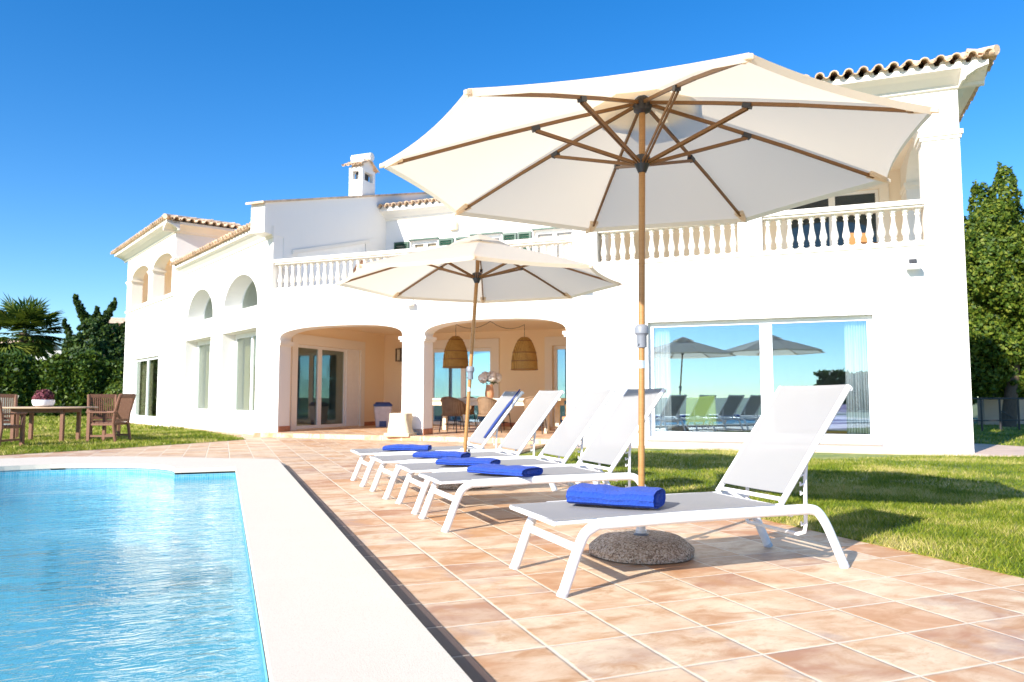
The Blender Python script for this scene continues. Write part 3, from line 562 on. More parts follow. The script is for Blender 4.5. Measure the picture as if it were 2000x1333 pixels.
# tiled eaves: rows of barrel tiles lying up the slope
def tile_roof(name, org, e, up, L, D, parent=None, per=0.235, hip0=0.0, hip1=0.0, mat='roof'):
    e = Vector(e).normalized(); up = Vector(up).normalized(); nn = e.cross(up)
    if nn.z < 0: nn = -nn
    n = max(1, round(L / per)); per = L / n; mb = MB(); row = 0.40; nr = max(1, int(math.ceil(D / row)))
    for k in range(nr):
        d0 = k * row; d1 = min(D, d0 + row + 0.05); x0 = hip0 * d0; x1 = L - hip1 * d0
        for i in range(n):
            xc = (i + 0.5) * per
            if xc < x0 or xc > x1: continue
            jit = random.uniform(-0.012, 0.012)
            for kind in (0, 1):
                rad = per * (0.34 if kind == 0 else 0.30); cx = xc if kind == 0 else xc + per / 2; P0 = []
                prof = []
                for q in range(7):
                    a = math.pi * q / 6; yy = math.sin(a) * rad * 0.95
                    prof.append((math.cos(a) * rad, (yy + 0.015) if kind == 0 else (0.055 - yy)))
                lower = [org + e * (cx + px_) + up * (d0 - 0.03 + jit) + nn * (pz + 0.022) for px_, pz in prof]
                upper = [org + e * (cx + px_ * 0.86) + up * d1 + nn * (pz * 0.9) for px_, pz in prof]
                th = 0.016
                lower2 = [org + e * (cx + px_ * (1 - th / rad)) + up * (d0 - 0.03 + jit) + nn * (pz + 0.022 - th) for px_, pz in prof]
                upper2 = [v - nn * th for v in upper]
                vs = lower + upper + lower2 + upper2; fs = []
                for q in range(6):
                    fs += [(q, q + 1, 7 + q + 1, 7 + q), (14 + q + 1, 14 + q, 21 + q, 21 + q + 1), (q + 1, q, 14 + q, 14 + q + 1)]
                fs += [(0, 7, 21, 14), (6, 20, 27, 13)]
                mb.add(vs, fs)
    return mb.build(name, M[mat], parent or villa, 50)
def cornice(prof, s0, s1, fr, base, name='cornice'):
    """profile (out, z) swept along the wall"""
    sg = -1 if fr is H else 1
    mb = MB(); mb.extrude(prof, lambda o, z: fr(s0, base + sg * o, z), lambda o, z: fr(s1, base + sg * o, z))
    return part(mb, name, 'trim')
def vec(f, *a): return Vector(f(*a))
cprof = lambda z, o: [(0.003, z), (0.05, z + 0.02), (0.07, z + 0.07), (o * 0.55, z + 0.17), (o * 0.85, z + 0.21), (o, z + 0.22), (o, z + 0.30), (0.003, z + 0.30)]
# right tower roof: front slope, flank slope
def scallop(s0, s1, fr, base, out, z, per=0.235):
    """rounded mortar lumps closing the tile ends"""
    n = round(abs(s1 - s0) / per); mb = MB(); sg = -1 if fr is H else 1
    for i in range(n):
        c = s0 + (s1 - s0) * (i + 0.5) / n; ring = []
        vs0 = [fr(c + math.cos(a) * 0.085, base + sg * out, z + math.sin(a) * 0.085) for a in np.linspace(0, math.pi, 9)]
        vs1 = [fr(c + math.cos(a) * 0.085, base + sg * (out - 0.2), z + math.sin(a) * 0.085) for a in np.linspace(0, math.pi, 9)]
        b = vs0 + vs1; mb.add(b, [tuple(range(9)), tuple(range(17, 8, -1))] + [(q, q + 1, 9 + q + 1, 9 + q) for q in range(8)] + [(8, 0, 9, 17)])
    return part(mb, 'tile_mortar', 'trim')
cornice(cprof(6.30, 0.40), -0.40, 7.2, H, 0.0); scallop(-0.34, 7.15, H, 0.0, 0.40, 6.601)
tile_roof('roof_tiles', vec(H, -0.50, -0.50, 6.63), HU, -HN + Vector((0, 0, 0.30)), 7.8, 2.8, hip0=0.9)
cs = MB(); cs.extrude(cprof(6.301, 0.40), lambda o, z: H(-o, -0.395, z), lambda o, z: H(-o, 5.0, z)); part(cs, 'cornice', 'trim')
tile_roof('roof_tiles', vec(H, -0.50, -0.50, 6.63), -HN, HU + Vector((0, 0, 0.30)), 5.6, 2.6, hip0=0.9)
tp = MB(); tp.extrude([(-0.40, 6.602), (7.1, 6.602), (7.1, 7.2), (1.9, 7.3)], lambda s, z: H(s, -0.38 if z < 7 else 2.2, z), lambda s, z: H(s, 5.0 if z < 7 else 3, z)); part(tp, 'roof_core', 'trim')
ridge = MB().tube([vec(H, -0.50, -0.50, 6.70), vec(H, 0.6, 0.6, 7.02), vec(H, 2.0, 2.0, 7.42)], 0.085, 10); part(ridge, 'ridge_tiles', 'roof', 50)
# upper facade roof
cornice(cprof(6.60, 0.42), 7.2, 15.0, H, 6.004); scallop(8.0, 14.96, H, 6.004, 0.42, 6.901)
tile_roof('roof_tiles', vec(H, 7.3, 5.50, 6.93), HU, -HN + Vector((0, 0, 0.30)), 7.7, 3.4)
# hall wing
WZt = 5.06
g1 = arch(0.93, 3.58, 3.36, 3.45, 4.32, 2.0); g2 = arch(4.55, 7.12, 3.34, 3.42, 4.32, 2.0)
wall('wall', 'plaster', rect(-0.05, 7.7, -0.03, WZt), [rect(0.95, 3.66, 0.16, 2.78), rect(4.67, 7.26, 0.16, 2.78), g1, g2], lambda a, o, z: W(max(a, 0.33) if o < -0.1 else a, o, z), 0.0, -0.62)
window(W, 0.953, 3.657, 0.46, 2.777, -0.46, [(2.3, 0.12)], fw=0.13, th=-0.08, glass='glass_dim'); window(W, 4.673, 7.257, 0.46, 2.777, -0.46, [(5.9, 0.12)], fw=0.13, th=-0.08, glass='glass_dim')
for a0, a1 in ((0.952, 3.658), (4.672, 7.258)): part(MB().box(a0, a1, -0.6, -0.30, 0.165, 0.458, M=W), 'window_sill', 'plaster')
blindm = m_fabric('olive_blind', (0.50, 0.48, 0.36)); M['blind'] = blindm
for a0, a1 in ((1.0, 3.6), (4.72, 7.2)): part(MB().box(a0, a1, -0.66, -0.64, 0.3, 2.8, M=W), 'blind', 'blind')
for a in (g1, g2):
    c = sum(p[0] for p in a) / len(a); z0 = a[0][1]
    ins = [(c + (p[0] - c) * 0.93, z0 + 0.05 + (p[1] - z0) * 0.93 if p[1] > z0 else z0 + 0.07) for p in a]
    fo = slab('arched_window', M['paintw'], [(p[0], p[1] + 0.001) for p in a], [ins], lambda s, z: W(s, -0.47, z), lambda s, z: W(s, -0.53, z), villa)
    slab('pane', M['glass_dim'], ins, [], lambda s, z: W(s, -0.495, z), lambda s, z: W(s, -0.505, z), fo)
cornice([(0.003, 4.98), (0.04, 5.0), (0.06, 5.06), (0.20, 5.17), (0.28, 5.20), (0.28, 5.27), (0.003, 5.27)], -0.10, 7.7, W, 0.0); scallop(-0.05, 7.65, W, 0.0, 0.26, 5.272)
tile_roof('roof_tiles', vec(W, 0.06, 0.38, 5.30), WU, -WN + Vector((0, 0, 0.27)), 7.64, 5.0, hip0=0.8)
rm = MB(); rm.box(3.0, 7.9, -4.4, -4.3, 0, 5.0, M=W); fp = [(0.95, -0.625), (3.0, -4.3), (7.84, -4.3), (7.84, -0.625)]
rm.extrude(fp, lambda t, o: W(t, o, 4.9), lambda t, o: W(t, o, 4.97)); rm.extrude(fp, lambda t, o: W(t, o, 0.05), lambda t, o: W(t, o, 0.12)); rm.box(7.85, 7.95, -4.3, -0.62, 0, 5.0, M=W); part(rm, 'room_wall', 'room')
# left tower
TO = 0.28
wa = arch(8.05, 10.55, 4.44, 5.55, 5.92, 2.0); wb = arch(11.15, 13.75, 4.46, 5.55, 5.92, 2.0)
wall('wall', 'plaster', rect(7.70, 14.53, -0.03, 6.56), [rect(9.40, 12.95, 0.2, 2.40), wa, wb], W, TO, -0.12)
wall('wall', 'plaster', rect(-6.0, -0.12, -0.03, 6.56), [], lambda t, o, z: W(t, o, z), 7.70, 8.0, 'r')
wall('wall', 'plaster', rect(-6.0, -0.12, -0.03, 6.56), [], lambda t, o, z: W(t, o, z), 14.23, 14.53, 'r')
wall('wall', 'porch', rect(8.0, 14.23, 4.2, 6.5), [rect(8.4, 9.9, 4.3, 6.0), rect(11.4, 13.0, 4.3, 6.0)], W, -2.6, -2.8)
rm = MB(); rm.box(8.0, 14.23, -2.8, -0.12, 4.2, 4.3, M=W); rm.box(8.0, 14.23, -2.6, -0.12, 6.4, 6.5, M=W); part(rm, 'loggia_floor', 'porch')
rm = MB(); rm.box(8.0, 14.23, -4.1, -4.0, 0, 6.4, M=W); rm.box(8.0, 14.23, -4.0, -0.12, 2.6, 2.7, M=W); rm.box(8.0, 14.23, -4.0, -0.12, 0.1, 0.18, M=W); part(rm, 'room_wall', 'room')
window(W, 9.403, 12.947, 0.203, 2.397, 0.12, [(11.2, 0.14)], fw=0.09, th=-0.07, glass='glass_dim'); part(MB().box(11.25, 12.9, -0.02, -0.05, 0.25, 2.38, M=W), 'blind', 'curtain')
for a0, a1 in ((7.66, 8.10), (10.50, 11.20), (13.70, 14.57)):
    cp = MB(); cp.box(a0, a1, -0.17, TO + 0.05, 5.50, 5.57, M=W); cp.box(a0 + 0.02, a1 - 0.02, -0.15, TO + 0.025, 5.45, 5.4995, M=W); part(cp, 'column_capital', 'trim')
ls = MB(); ls.box(7.72, 14.51, TO + 0.003, TO + 0.05, 4.30, 4.38, M=W); part(ls, 'string_course', 'trim')
ov = 0.5; ez = 6.66
cornice(cprof(6.40, 0.42), 7.28, 14.95, W, TO, 'cornice')
cs = MB(); cs.extrude(cprof(6.401, 0.42), lambda o, z: W(7.70 - o, TO + 0.415, z), lambda o, z: W(7.70 - o, -6.2, z)); part(cs, 'cornice', 'trim')
scallop(7.3, 14.93, W, TO, 0.42, 6.701)
e0 = vec(W, 7.70 - ov, TO + ov, 6.72)
tile_roof('roof_tiles', e0, WU, -WN + Vector((0, 0, 0.24)), 7.83, 3.6, hip0=0.95, hip1=0.95)
tile_roof('roof_tiles', e0, -WN, WU + Vector((0, 0, 0.24)), 7.4, 3.6, hip0=0.95)
part(MB().tube([e0 + Vector((0, 0, 0.07)), vec(W, 7.7 - ov + 3.5, TO + ov - 3.5, 7.63)], 0.085, 10), 'ridge_tiles', 'roof', 50)
# chimney cap: little tiled pitch
for sgn, r0 in ((1, 4.52), (-1, 5.46)):
    tile_roof('roof_tiles', vec(H, 14.93, r0, 8.03), HU, (-HN) * sgn + Vector((0, 0, 0.55)), 0.70, 0.50, parent=cho, per=0.17)
part(MB().tube([vec(H, 14.92, 4.99, 8.40), vec(H, 15.62, 4.99, 8.40)], 0.13, 10), 'ridge_tiles', 'plaster', 50, parent=cho)
hbox(MB(), 15.05, 15.48, 4.72, 5.26, 8.02, 8.30).build('cap_core', M['plaster'], cho)

# fittings on the villa walls
def wallthing(name, label, cat, loc, parts, group=None):
    e = empty(name, loc); tag(e, label, cat, group)
    for mb, nm, mt in parts: mb.build(nm, M[mt], e, 40)
    return e
def rel(p): return lambda s, r, z: tuple(Vector(H(s, r, z)) - Vector(H(*p)))
def hthing(name, label, cat, p, parts, group=None): return wallthing(name, label, cat, HA + Vector(H(*p)), parts, group)
p = (0.80, 0.0, 3.20); f = rel(p)
hthing('security_light', 'small white floodlight on dark bracket, high on the wall right of the big window', 'wall light', p,
       [(MB().box(0.74, 0.86, -0.05, -0.002, 3.27, 3.36, M=f), 'bracket', 'dark'), (MB().box(0.70, 0.92, -0.22, -0.06, 3.17, 3.25, M=f), 'lamp_head', 'paintw'), (MB().tube([f(0.80, -0.03, 3.30), f(0.81, -0.13, 3.21)], 0.02, 8), 'arm', 'dark')])
p = (11.06, 0.6, 3.15); f = rel(p)
hthing('security_light', 'small white floodlight fixed above the porch column between the arches', 'wall light', p,
       [(MB().box(11.0, 11.12, 0.55, 0.598, 3.16, 3.24, M=f), 'bracket', 'paintw'), (MB().box(10.95, 11.15, 0.40, 0.54, 3.06, 3.15, M=f), 'lamp_head', 'trim'), (MB().tube([f(11.06, 0.57, 3.2), f(11.05, 0.47, 3.11)], 0.02, 8), 'arm', 'steel')])
p = (6.72, 0.0, 3.2); f = rel(p)
hthing('security_light', 'small white floodlight on dark bracket, beside the far parasol tip', 'wall light', p,
       [(MB().box(6.66, 6.76, -0.05, -0.002, 3.24, 3.34, M=f), 'bracket', 'dark'), (MB().box(6.62, 6.82, -0.2, -0.06, 3.12, 3.2, M=f), 'lamp_head', 'paintw'), (MB().tube([f(6.71, -0.03, 3.28), f(6.72, -0.12, 3.17)], 0.02, 8), 'arm', 'dark')])
p = (12.575, 6.0, 6.26); f = rel(p)
hthing('wall_sconce', 'pale plaster uplighter on the upper wall below the tiled eave', 'wall light', p,
       [(MB().box(12.45, 12.70, 5.86, 6.0, 6.11, 6.36, M=f), 'shade', 'porch'), (MB().box(12.50, 12.56, 5.88, 5.95, 6.36, 6.43, M=f).box(12.60, 12.66, 5.88, 5.95, 6.36, 6.43, M=f), 'clip', 'trim')])
p = (14.42, 6.0, 2.28); f = rel(p)
fr = MB()
for a in (14.34, 14.50): fr.box(a - 0.015, a + 0.015, 5.86, 5.89, 2.10, 2.46, M=f)
fr.box(14.33, 14.51, 5.85, 5.998, 2.46, 2.48, M=f).box(14.33, 14.51, 5.85, 5.998, 2.08, 2.10, M=f).box(14.33, 14.51, 5.98, 5.998, 2.10, 2.46, M=f)
hthing('wall_lantern', 'dark square lantern on the porch back wall near the corner', 'wall light', p, [(fr, 'frame', 'iron'), (MB().box(14.36, 14.48, 5.89, 5.97, 2.11, 2.45, M=f), 'lamp_glass', 'lampoff')])

# ---------------------------------------------------------------- sun loungers
def rr(path, hw, ht, y):
    """tube with flattened section following an x-z path at constant y"""
    return MB().tube([(x, y, z) for x, z in path], hw, 12, ry=ht, up=(0, 1, 0)) if False else MB().tube([(x, y, z) for x, z in path], ht, 12, ry=hw, up=(0, 1, 0))
def smooth_path(pts, n=6):
    out = []; P = [Vector((*p, 0)) for p in pts]
    for i in range(len(P) - 1):
        p0 = P[max(i - 1, 0)]; p1 = P[i]; p2 = P[i + 1]; p3 = P[min(i + 2, len(P) - 1)]
        for k in range(n):
            t = k / n; q = 0.5 * ((2 * p1) + (p2 - p0) * t + (2 * p0 - 5 * p1 + 4 * p2 - p3) * t * t + (3 * p1 - p0 - 3 * p2 + p3) * t ** 3); out.append((q.x, q.y))
    out.append(pts[-1]); return out
def make_lounger():
    root = empty('sun_lounger')
    LW = 0.67
    for y in (0.02, LW - 0.02):
        rr([(0.205, 0.332), (0.7, 0.338), (1.2, 0.338), (1.50, 0.336)], 0.029, 0.019, y).build('side_rail', M['metalw'], root, 40)
        rr(smooth_path([(0.005, 0.0), (0.045, 0.10), (0.095, 0.225), (0.135, 0.295), (0.205, 0.332)]), 0.028, 0.0188, y).build('leg', M['metalw'], root, 40)
        rr(smooth_path([(1.50, 0.336), (1.565, 0.318), (1.625, 0.245), (1.69, 0.12), (1.75, 0.0)]), 0.028, 0.0188, y).build('leg', M['metalw'], root, 40)
    for x, x2 in ((0.003, 0.012), (1.751, 1.738)):
        for y in (0.02, LW - 0.02): MB().tube([(x, y, 0.0), (x2, y, 0.022)], 0.0205, 12, ry=0.0297, up=(0, 1, 0)).build('foot_cap', M['footcap'], root, 40)
    cb = MB(); cb.tube([(0.085, 0.038, 0.225), (0.085, LW - 0.038, 0.225)], 0.022, 10); cb.build('crossbar', M['metalw'], root, 40)
    cb = MB(); cb.tube([(1.40, 0.038, 0.315), (1.40, LW - 0.038, 0.315)], 0.018, 10); cb.build('crossbar', M['metalw'], root, 40)
    sf = MB()
    for y in (0.062, LW - 0.062): sf.tube([(-0.02, y, 0.345), (1.36, y, 0.356)], 0.014, 8)
    sf.tube([(-0.02, 0.05, 0.345), (-0.02, LW - 0.05, 0.345)], 0.014, 8); sf.tube([(1.33, 0.06, 0.35), (1.33, LW - 0.06, 0.35)], 0.014, 8)
    sf.build('seat_frame', M['metalw'], root, 40)
    def sling(p0, p1, nx, sag):
        P = []; p0 = Vector(p0); p1 = Vector(p1); d = p1 - p0; nn = Vector((-d.z, 0, d.x)).normalized()
        for i in range(nx + 1):
            t = i / nx; row = []
            for j in range(9):
                v = j / 8; q = p0 + d * t + Vector((0, 0.045 + v * (LW - 0.09), 0)) - nn * (sag * 4 * v * (1 - v) * min(1, 6 * t * (1 - t) + 0.4)); row.append(tuple(q))
            P.append(row)
        return P
    top = sling((-0.03, 0, 0.361), (1.30, 0, 0.371), 14, 0.012); lo = [[(x, y, z - 0.004) for x, y, z in r] for r in top]
    def closed(P, Q):
        mb = MB(); mb.grid(P); mb.grid(Q); a = len(P); b = len(P[0]); n = a * b
        for i in range(a - 1): mb.f += [(i * b, (i + 1) * b, n + (i + 1) * b, n + i * b), (i * b + b - 1, n + i * b + b - 1, n + (i + 1) * b + b - 1, (i + 1) * b + b - 1)]
        for j in range(b - 1): mb.f += [(j, n + j, n + j + 1, j + 1), ((a - 1) * b + j, (a - 1) * b + j + 1, n + (a - 1) * b + j + 1, n + (a - 1) * b + j)]
        return mb
    closed(top, lo).build('seat_sling', M['sling'], root, 60)
    b0 = Vector((1.345, 0, 0.372)); b1 = Vector((1.855, 0, 1.015)); d = (b1 - b0)
    bf = MB()
    for y in (0.052, LW - 0.052): bf.tube([b0 + Vector((0, y, 0)), b1 + Vector((0, y, 0))], 0.017, 10)
    bf.tube([b1 + Vector((0, 0.04, -0.012)), b1 + Vector((0, LW - 0.04, -0.012))], 0.015, 10); q = b0 + d * 0.03; bf.tube([q + Vector((0, 0.05, 0)), q + Vector((0, LW - 0.05, 0))], 0.012, 8)
    bf.build('backrest_frame', M['metalw'], root, 40)
    top = sling(b0 + d * 0.07 + Vector((-0.012, 0, 0.010)), b1 + Vector((-0.008, 0, 0.012)), 10, 0.014); lo = [[(x + 0.003, y, z - 0.003) for x, y, z in r] for r in top]
    closed(top, lo).build('backrest_sling', M['sling'], root, 60)
    pr = MB(); x = 1.545
    for y in (0.085, LW - 0.085):
        pr.tube([(x + 0.012, y, 0.612), (x, y, 0.50), (x - 0.005, y, 0.24), (x - 0.015, y, 0.20), (x - 0.03, y + (0.035 if y < 0.3 else -0.035), 0.185)], 0.011, 8)
        for z in (0.52, 0.47, 0.42, 0.25): pr.tube([(x - 0.006, y, z), (x - 0.036, y, z - 0.012), (x - 0.036, y, z + 0.008)], 0.006, 6)
    pr.tube([(x - 0.03, 0.118, 0.185), (x - 0.03, LW - 0.118, 0.185)], 0.011, 8)
    pr.build('prop_frame', M['metalw'], root, 40)
    return root
proto = make_lounger()
Lpos = [(1.525, 3.295), (1.48, 5.160), (1.475, 6.035), (1.435, 7.01), (1.40, 8.075)]
Llab = ['white mesh sun lounger standing alone in front, over the concrete parasol base', 'white mesh sun lounger just behind the near parasol pole, second from the front',
        'white mesh sun lounger in the middle of the row, third from the front', 'white mesh sun lounger in front of the far parasol pole, fourth from the front', 'white mesh sun lounger at the far end with a blue cloth on its backrest']
loungers = []
for i, (x, y) in enumerate(Lpos):
    o = proto if i == 0 else copy_tree(proto)
    o.location = (x, y, 0); o.rotation_euler = (0, 0, [0, 0.008, -0.012, 0.01, -0.006][i]); tag(o, Llab[i], 'sun lounger', 'sun loungers beside the pool'); loungers.append(o)

# ---------------------------------------------------------------- towels
def folded_towel(L, D, Hh, seed):
    """rolled-over bath towel: rounded box whose open end shows the folds"""
    rg = random.Random(seed); mb = MB(); rings = []; nx = 22
    layers = [(0.0, 1.0), (0.30, 0.70)]
    for i in range(nx + 1):
        t = i / nx; x = (t - 0.5) * L; ends = 1 - max(0, abs(t - 0.5) - 0.44) / 0.06 * 0.10
        hh = Hh * (1 + 0.06 * math.sin(t * 7 + seed) + 0.04 * math.sin(t * 17 + seed * 2)) * ends; dd = D * (1 + 0.02 * math.sin(t * 9 + seed))
        ring = []
        for k in range(28):
            a = 2 * math.pi * k / 28; ca, sa = math.cos(a), math.sin(a); e = 0.66
            yy = math.copysign(abs(ca) ** e, ca) * dd / 2; zz = (math.copysign(abs(sa) ** e, sa) * 0.5 + 0.5) * hh
            if ca < -0.8: yy += 0.006 * math.cos(6 * math.pi * (zz / hh))
            ring.append((x + rg.uniform(-.001, .001), yy, zz))
        rings.append(ring)
    mb.grid(rings, True); n = 28; b = nx * n
    for base, sg, xo in ((0, -1, -L / 2), (b, 1, L / 2)):
        ring = [mb.v[base + k] for k in range(n)]; prev = list(range(base, base + n))
        for sc_, dep in ((0.80, -0.012), (0.74, -0.002), (0.55, -0.012), (0.48, -0.003), (0.25, -0.010)):
            st = len(mb.v); mb.v += [(xo + sg * dep, v[1] * sc_, Hh / 2 + (v[2] - Hh / 2) * sc_) for v in ring]; cur = list(range(st, st + n))
            mb.f += [(prev[k], prev[(k + 1) % n], cur[(k + 1) % n], cur[k]) for k in range(n)]; prev = cur
        mb.f.append(tuple(prev))
    return mb
tw = [((2.02, 3.66), 0.48, 0.27, 0.098, -46, 'thick rolled blue towel on the nearest lounger, by the parasol pole'), ((2.02, 5.40), 0.52, 0.28, 0.066, -58, 'folded blue towel on the second lounger from the front'),
      ((2.00, 6.25), 0.50, 0.27, 0.060, -40, 'folded blue towel on the middle lounger, mostly behind the towel in front'), ((2.00, 7.10), 0.50, 0.27, 0.060, -38, 'folded blue towel on the fourth lounger from the front'), ((1.92, 8.22), 0.50, 0.27, 0.062, -24, 'folded blue towel on the farthest lounger')]
for i, ((x, y), L, D, hh, rz, lab) in enumerate(tw):
    tmb = folded_towel(L, D, hh, i + 1)
    o = tmb.build('towel', M['towel'], None, 70, loc=(x, y, 0.366)); o.rotation_euler = (0, 0, R(rz)); tag(o, lab, 'towel', 'blue towels on the loungers')
# cloth hung over the last backrest
lx, ly = Lpos[4]; P = []
for i in range(16):
    t = i / 15; row = []
    for j in range(5):
        v = j / 4; q = Vector((lx + 1.345, ly + 0.10, 0.372)) + Vector((0.51, 0, 0.643)) * (0.16 + 0.86 * t) + Vector((-0.020, 0, 0.014)); wd = 0.05 + 0.035 * math.sin(t * 5) + (0.05 if 0.6 < t < 0.75 else 0)
        row.append((q.x - 0.012 * math.sin(3.1 * v), q.y + (v - 0.5) * wd + 0.02 * math.sin(t * 4), q.z + 0.008 * math.sin(3.1 * v)))
    P.append(row)
o = MB().grid(P).build('cloth', M['navy'], None, 80); so_ = o.modifiers.new('thick', 'SOLIDIFY'); so_.thickness = 0.006
tag(o, 'narrow dark blue cloth draped down the farthest lounger backrest', 'cloth')

# ---------------------------------------------------------------- parasols
def make_parasol(Rr, ztop, zrim, zrun, zjoint, phase, label, loc, foot=(0, 0)):
    root = empty('parasol', loc); ft = Vector((foot[0], foot[1], 0))
    def ax(z): return tuple(ft * (1 - z / ztop) + Vector((0, 0, z)))
    tag(root, label, 'parasol', 'white parasols over the loungers')
    drop = ztop - zrim; nr, na = 12, 10
    def surf_pt(u, v, k):
        """u along the rib 0..1, v across gore 0..1"""
        a0 = R(phase + 45 * k); a1 = R(phase + 45 * (k + 1)); sag = 4 * v * (1 - v)
        p0 = Vector((math.cos(a0), math.sin(a0), 0)); p1 = Vector((math.cos(a1), math.sin(a1), 0))
        q = p0.lerp(p1, v) * (Rr * u); q *= 1 - 0.026 * sag * u * u
        return (q.x, q.y, ztop - drop * u - 0.024 * sag * u * math.sin(math.pi * min(1, u * 0.9)) + 0.012 * math.sin(math.pi * u))
    cn = MB()
    for k in range(8): cn.grid([[surf_pt(0.03 + 0.97 * i / nr, j / na, k) for j in range(na + 1)] for i in range(nr + 1)])
    # hem: short turned edge
    for k in range(8):
        e = [Vector(surf_pt(1, j / na, k)) for j in range(na + 1)]
        cn.grid([[tuple(p) for p in e], [tuple(p * 0.994 + Vector((0, 0, -0.022))) for p in e]])
    me_o = cn.build('canopy', M['canvas'], root, 25, fix=False)
    vt = MB()
    for k in range(8): vt.grid([[(lambda p: (p[0], p[1], p[2] + 0.035 + 0.03 * (1 - i / 4)))(surf_pt(0.02 + 0.20 * i / 4, j / 4, k)) for j in range(5)] for i in range(5)])
    vt.build('vent_cap', M['canvas'], me_o, 25, fix=False)
    for k in range(8):
        pk = MB(); a = R(phase + 45 * k); c, s = math.cos(a), math.sin(a)
        def pt(r, off, dz): z = ztop - drop * r / Rr; return (c * r - s * off, s * r + c * off, z + dz)
        pk.add([pt(Rr * 0.925, -0.035, -0.030), pt(Rr * 0.925, 0.035, -0.030), pt(Rr * 1.012, 0.010, -0.028), pt(Rr * 1.012, -0.010, -0.028), pt(Rr * 0.925, -0.035, -0.003), pt(Rr * 0.925, 0.035, -0.003), pt(Rr * 1.012, 0.010, -0.006), pt(Rr * 1.012, -0.010, -0.006)],
               [(0, 1, 2, 3), (7, 6, 5, 4), (0, 4, 5, 1), (1, 5, 6, 2), (2, 6, 7, 3), (3, 7, 4, 0)])
        pk.build('rib_pocket', M['canvas'], me_o)
    for k in range(8):
        a = R(phase + 45 * k); c, s = math.cos(a), math.sin(a)
        def rp(r, dz): return Vector((c * r, s * r, ztop - drop * r / Rr + 0.012 * math.sin(math.pi * r / Rr) + dz))
        rb = MB(); pts = [rp(0.045, -0.042), rp(Rr * 0.3, -0.036), rp(Rr * 0.6, -0.030), rp(Rr * 0.945, -0.026)]
        for i in range(3): rb.bar(pts[i], pts[i + 1], 0.015, [0.021, 0.021, 0.019][i])
        ro = rb.build('rib', M['rib'], root)
        j = rp(Rr * 0.42, -0.060); st = MB(); sd = Vector((-s, c, 0)) * 0.010
        for sg in (-1, 1): st.bar(Vector((c * 0.045, s * 0.045, 0)) + Vector(ax(zrun)) + sd * sg, j + sd * sg, 0.008, 0.019)
        st.build('strut', M['rib'], ro)
        MB().bar(rp(Rr * 0.405, -0.046), rp(Rr * 0.435, -0.047), 0.034, 0.030).build('joint', M['dark'], ro)
    pl = MB().tube([ax(zjoint), ax(ztop - 0.05)], 0.0205, 16); pl.build('pole', M['pole'], root, 40)
    MB().tube([ax(0.10), ax(zjoint - 0.10)], 0.0200, 16).build('pole', M['pole'], root, 40)
    MB().lathe([(0.028, -0.06), (0.055, -0.045), (0.062, -0.01), (0.05, 0.03), (0.03, 0.05)], 16, (0, 0, ztop - 0.055)).build('hub', M['dark'], root, 40)
    MB().lathe([(0.026, -0.06), (0.034, -0.04), (0.050, -0.005), (0.055, 0.02), (0.050, 0.045), (0.03, 0.055)], 16, ax(zrun)).build('runner', M['dark'], root, 40)
    jo = MB().lathe([(0.0210, -0.090), (0.0300, -0.090), (0.0310, -0.086), (0.0310, -0.02), (0.035, -0.010), (0.043, -0.002), (0.044, 0.030), (0.039, 0.044), (0.028, 0.053), (0.0210, 0.053)], 24, ax(zjoint - 0.02)); jo.build('tilt_joint', M['plast'], root, 35)
    q = Vector(ax(zjoint - 0.09)); MB().tube([q + Vector((-0.028, -0.012, 0)), q + Vector((-0.040, -0.018, 0))], 0.005, 8).build('button', M['plast'], root, 40)
    MB().lathe([(0.0203, 0), (0.0225, 0.002), (0.0225, 0.048), (0.0203, 0.05)], 20, ax(zjoint - 0.24)).build('band', M['steel'], root, 40)
    return root
NF = (-0.040, 0.015); NP = tuple(atcam(1248, 4.64) - Vector((*NF, 0)))
par1 = make_parasol(1.63, 2.87, 2.385, 2.43, 1.37, 29.5, 'large near white parasol on a honey coloured wooden pole, front of frame', NP, NF)
FP = (2.554, 7.624, 0); ff_ = atcam(904.5, 8.12); FF = (ff_.x - FP[0], ff_.y - FP[1])
par2 = make_parasol(1.535, 2.66, 2.195, 2.25, 1.255, 24.5, 'smaller far white parasol leaning right among the back loungers', FP, FF)
# tie strap of the near canopy
a = R(29.5 + 45); c, s = math.cos(a), math.sin(a)
MB().tube([(c * 1.57 - s * .02, s * 1.57 + c * .02, 2.385), (c * 1.575 - s * .03, s * 1.575 + c * .03, 2.34), (c * 1.57 - s * .055, s * 1.57 + c * .055, 2.325), (c * 1.565 - s * .05, s * 1.565 + c * .05, 2.36)], 0.010, 6, ry=0.003).build('tie_strap', M['canvas'], par1, 40)
def make_base(par, off):
    wob = lambda a, z: 1 + 0.012 * math.sin(5 * a + 1) + 0.01 * math.sin(9 * a)
    b = MB().lathe([(0.295, 0.0), (0.315, 0.008), (0.318, 0.045), (0.302, 0.060), (0.252, 0.100), (0.215, 0.112), (0.06, 0.116), (0.001, 0.116)], 40, wob=wob).build('base', M['conc'], par, 30, loc=(off[0], off[1], 0))
    MB().lathe([(0.034, 0.110), (0.034, 0.145), (0.028, 0.150), (0.028, 0.400), (0.0215, 0.405), (0.0215, 0.30)], 20).build('sleeve', M['metalw'], b, 40)
    MB().lathe([(0.046, 0.112), (0.046, 0.122), (0.036, 0.128)], 20).build('collar', M['plast'], b, 40)
    k = MB(); d = Vector((0.88, -0.47, 0)); k.tube([d * 0.027 + Vector((0, 0, 0.365)), d * 0.062 + Vector((0, 0, 0.365))], 0.007, 8); k.tube([d * 0.058 + Vector((0, 0, 0.365)), d * 0.082 + Vector((0, 0, 0.365))], 0.027, 10)
    k.build('knob', M['dark'], b, 40)
make_base(par1, NF); make_base(par2, FF)

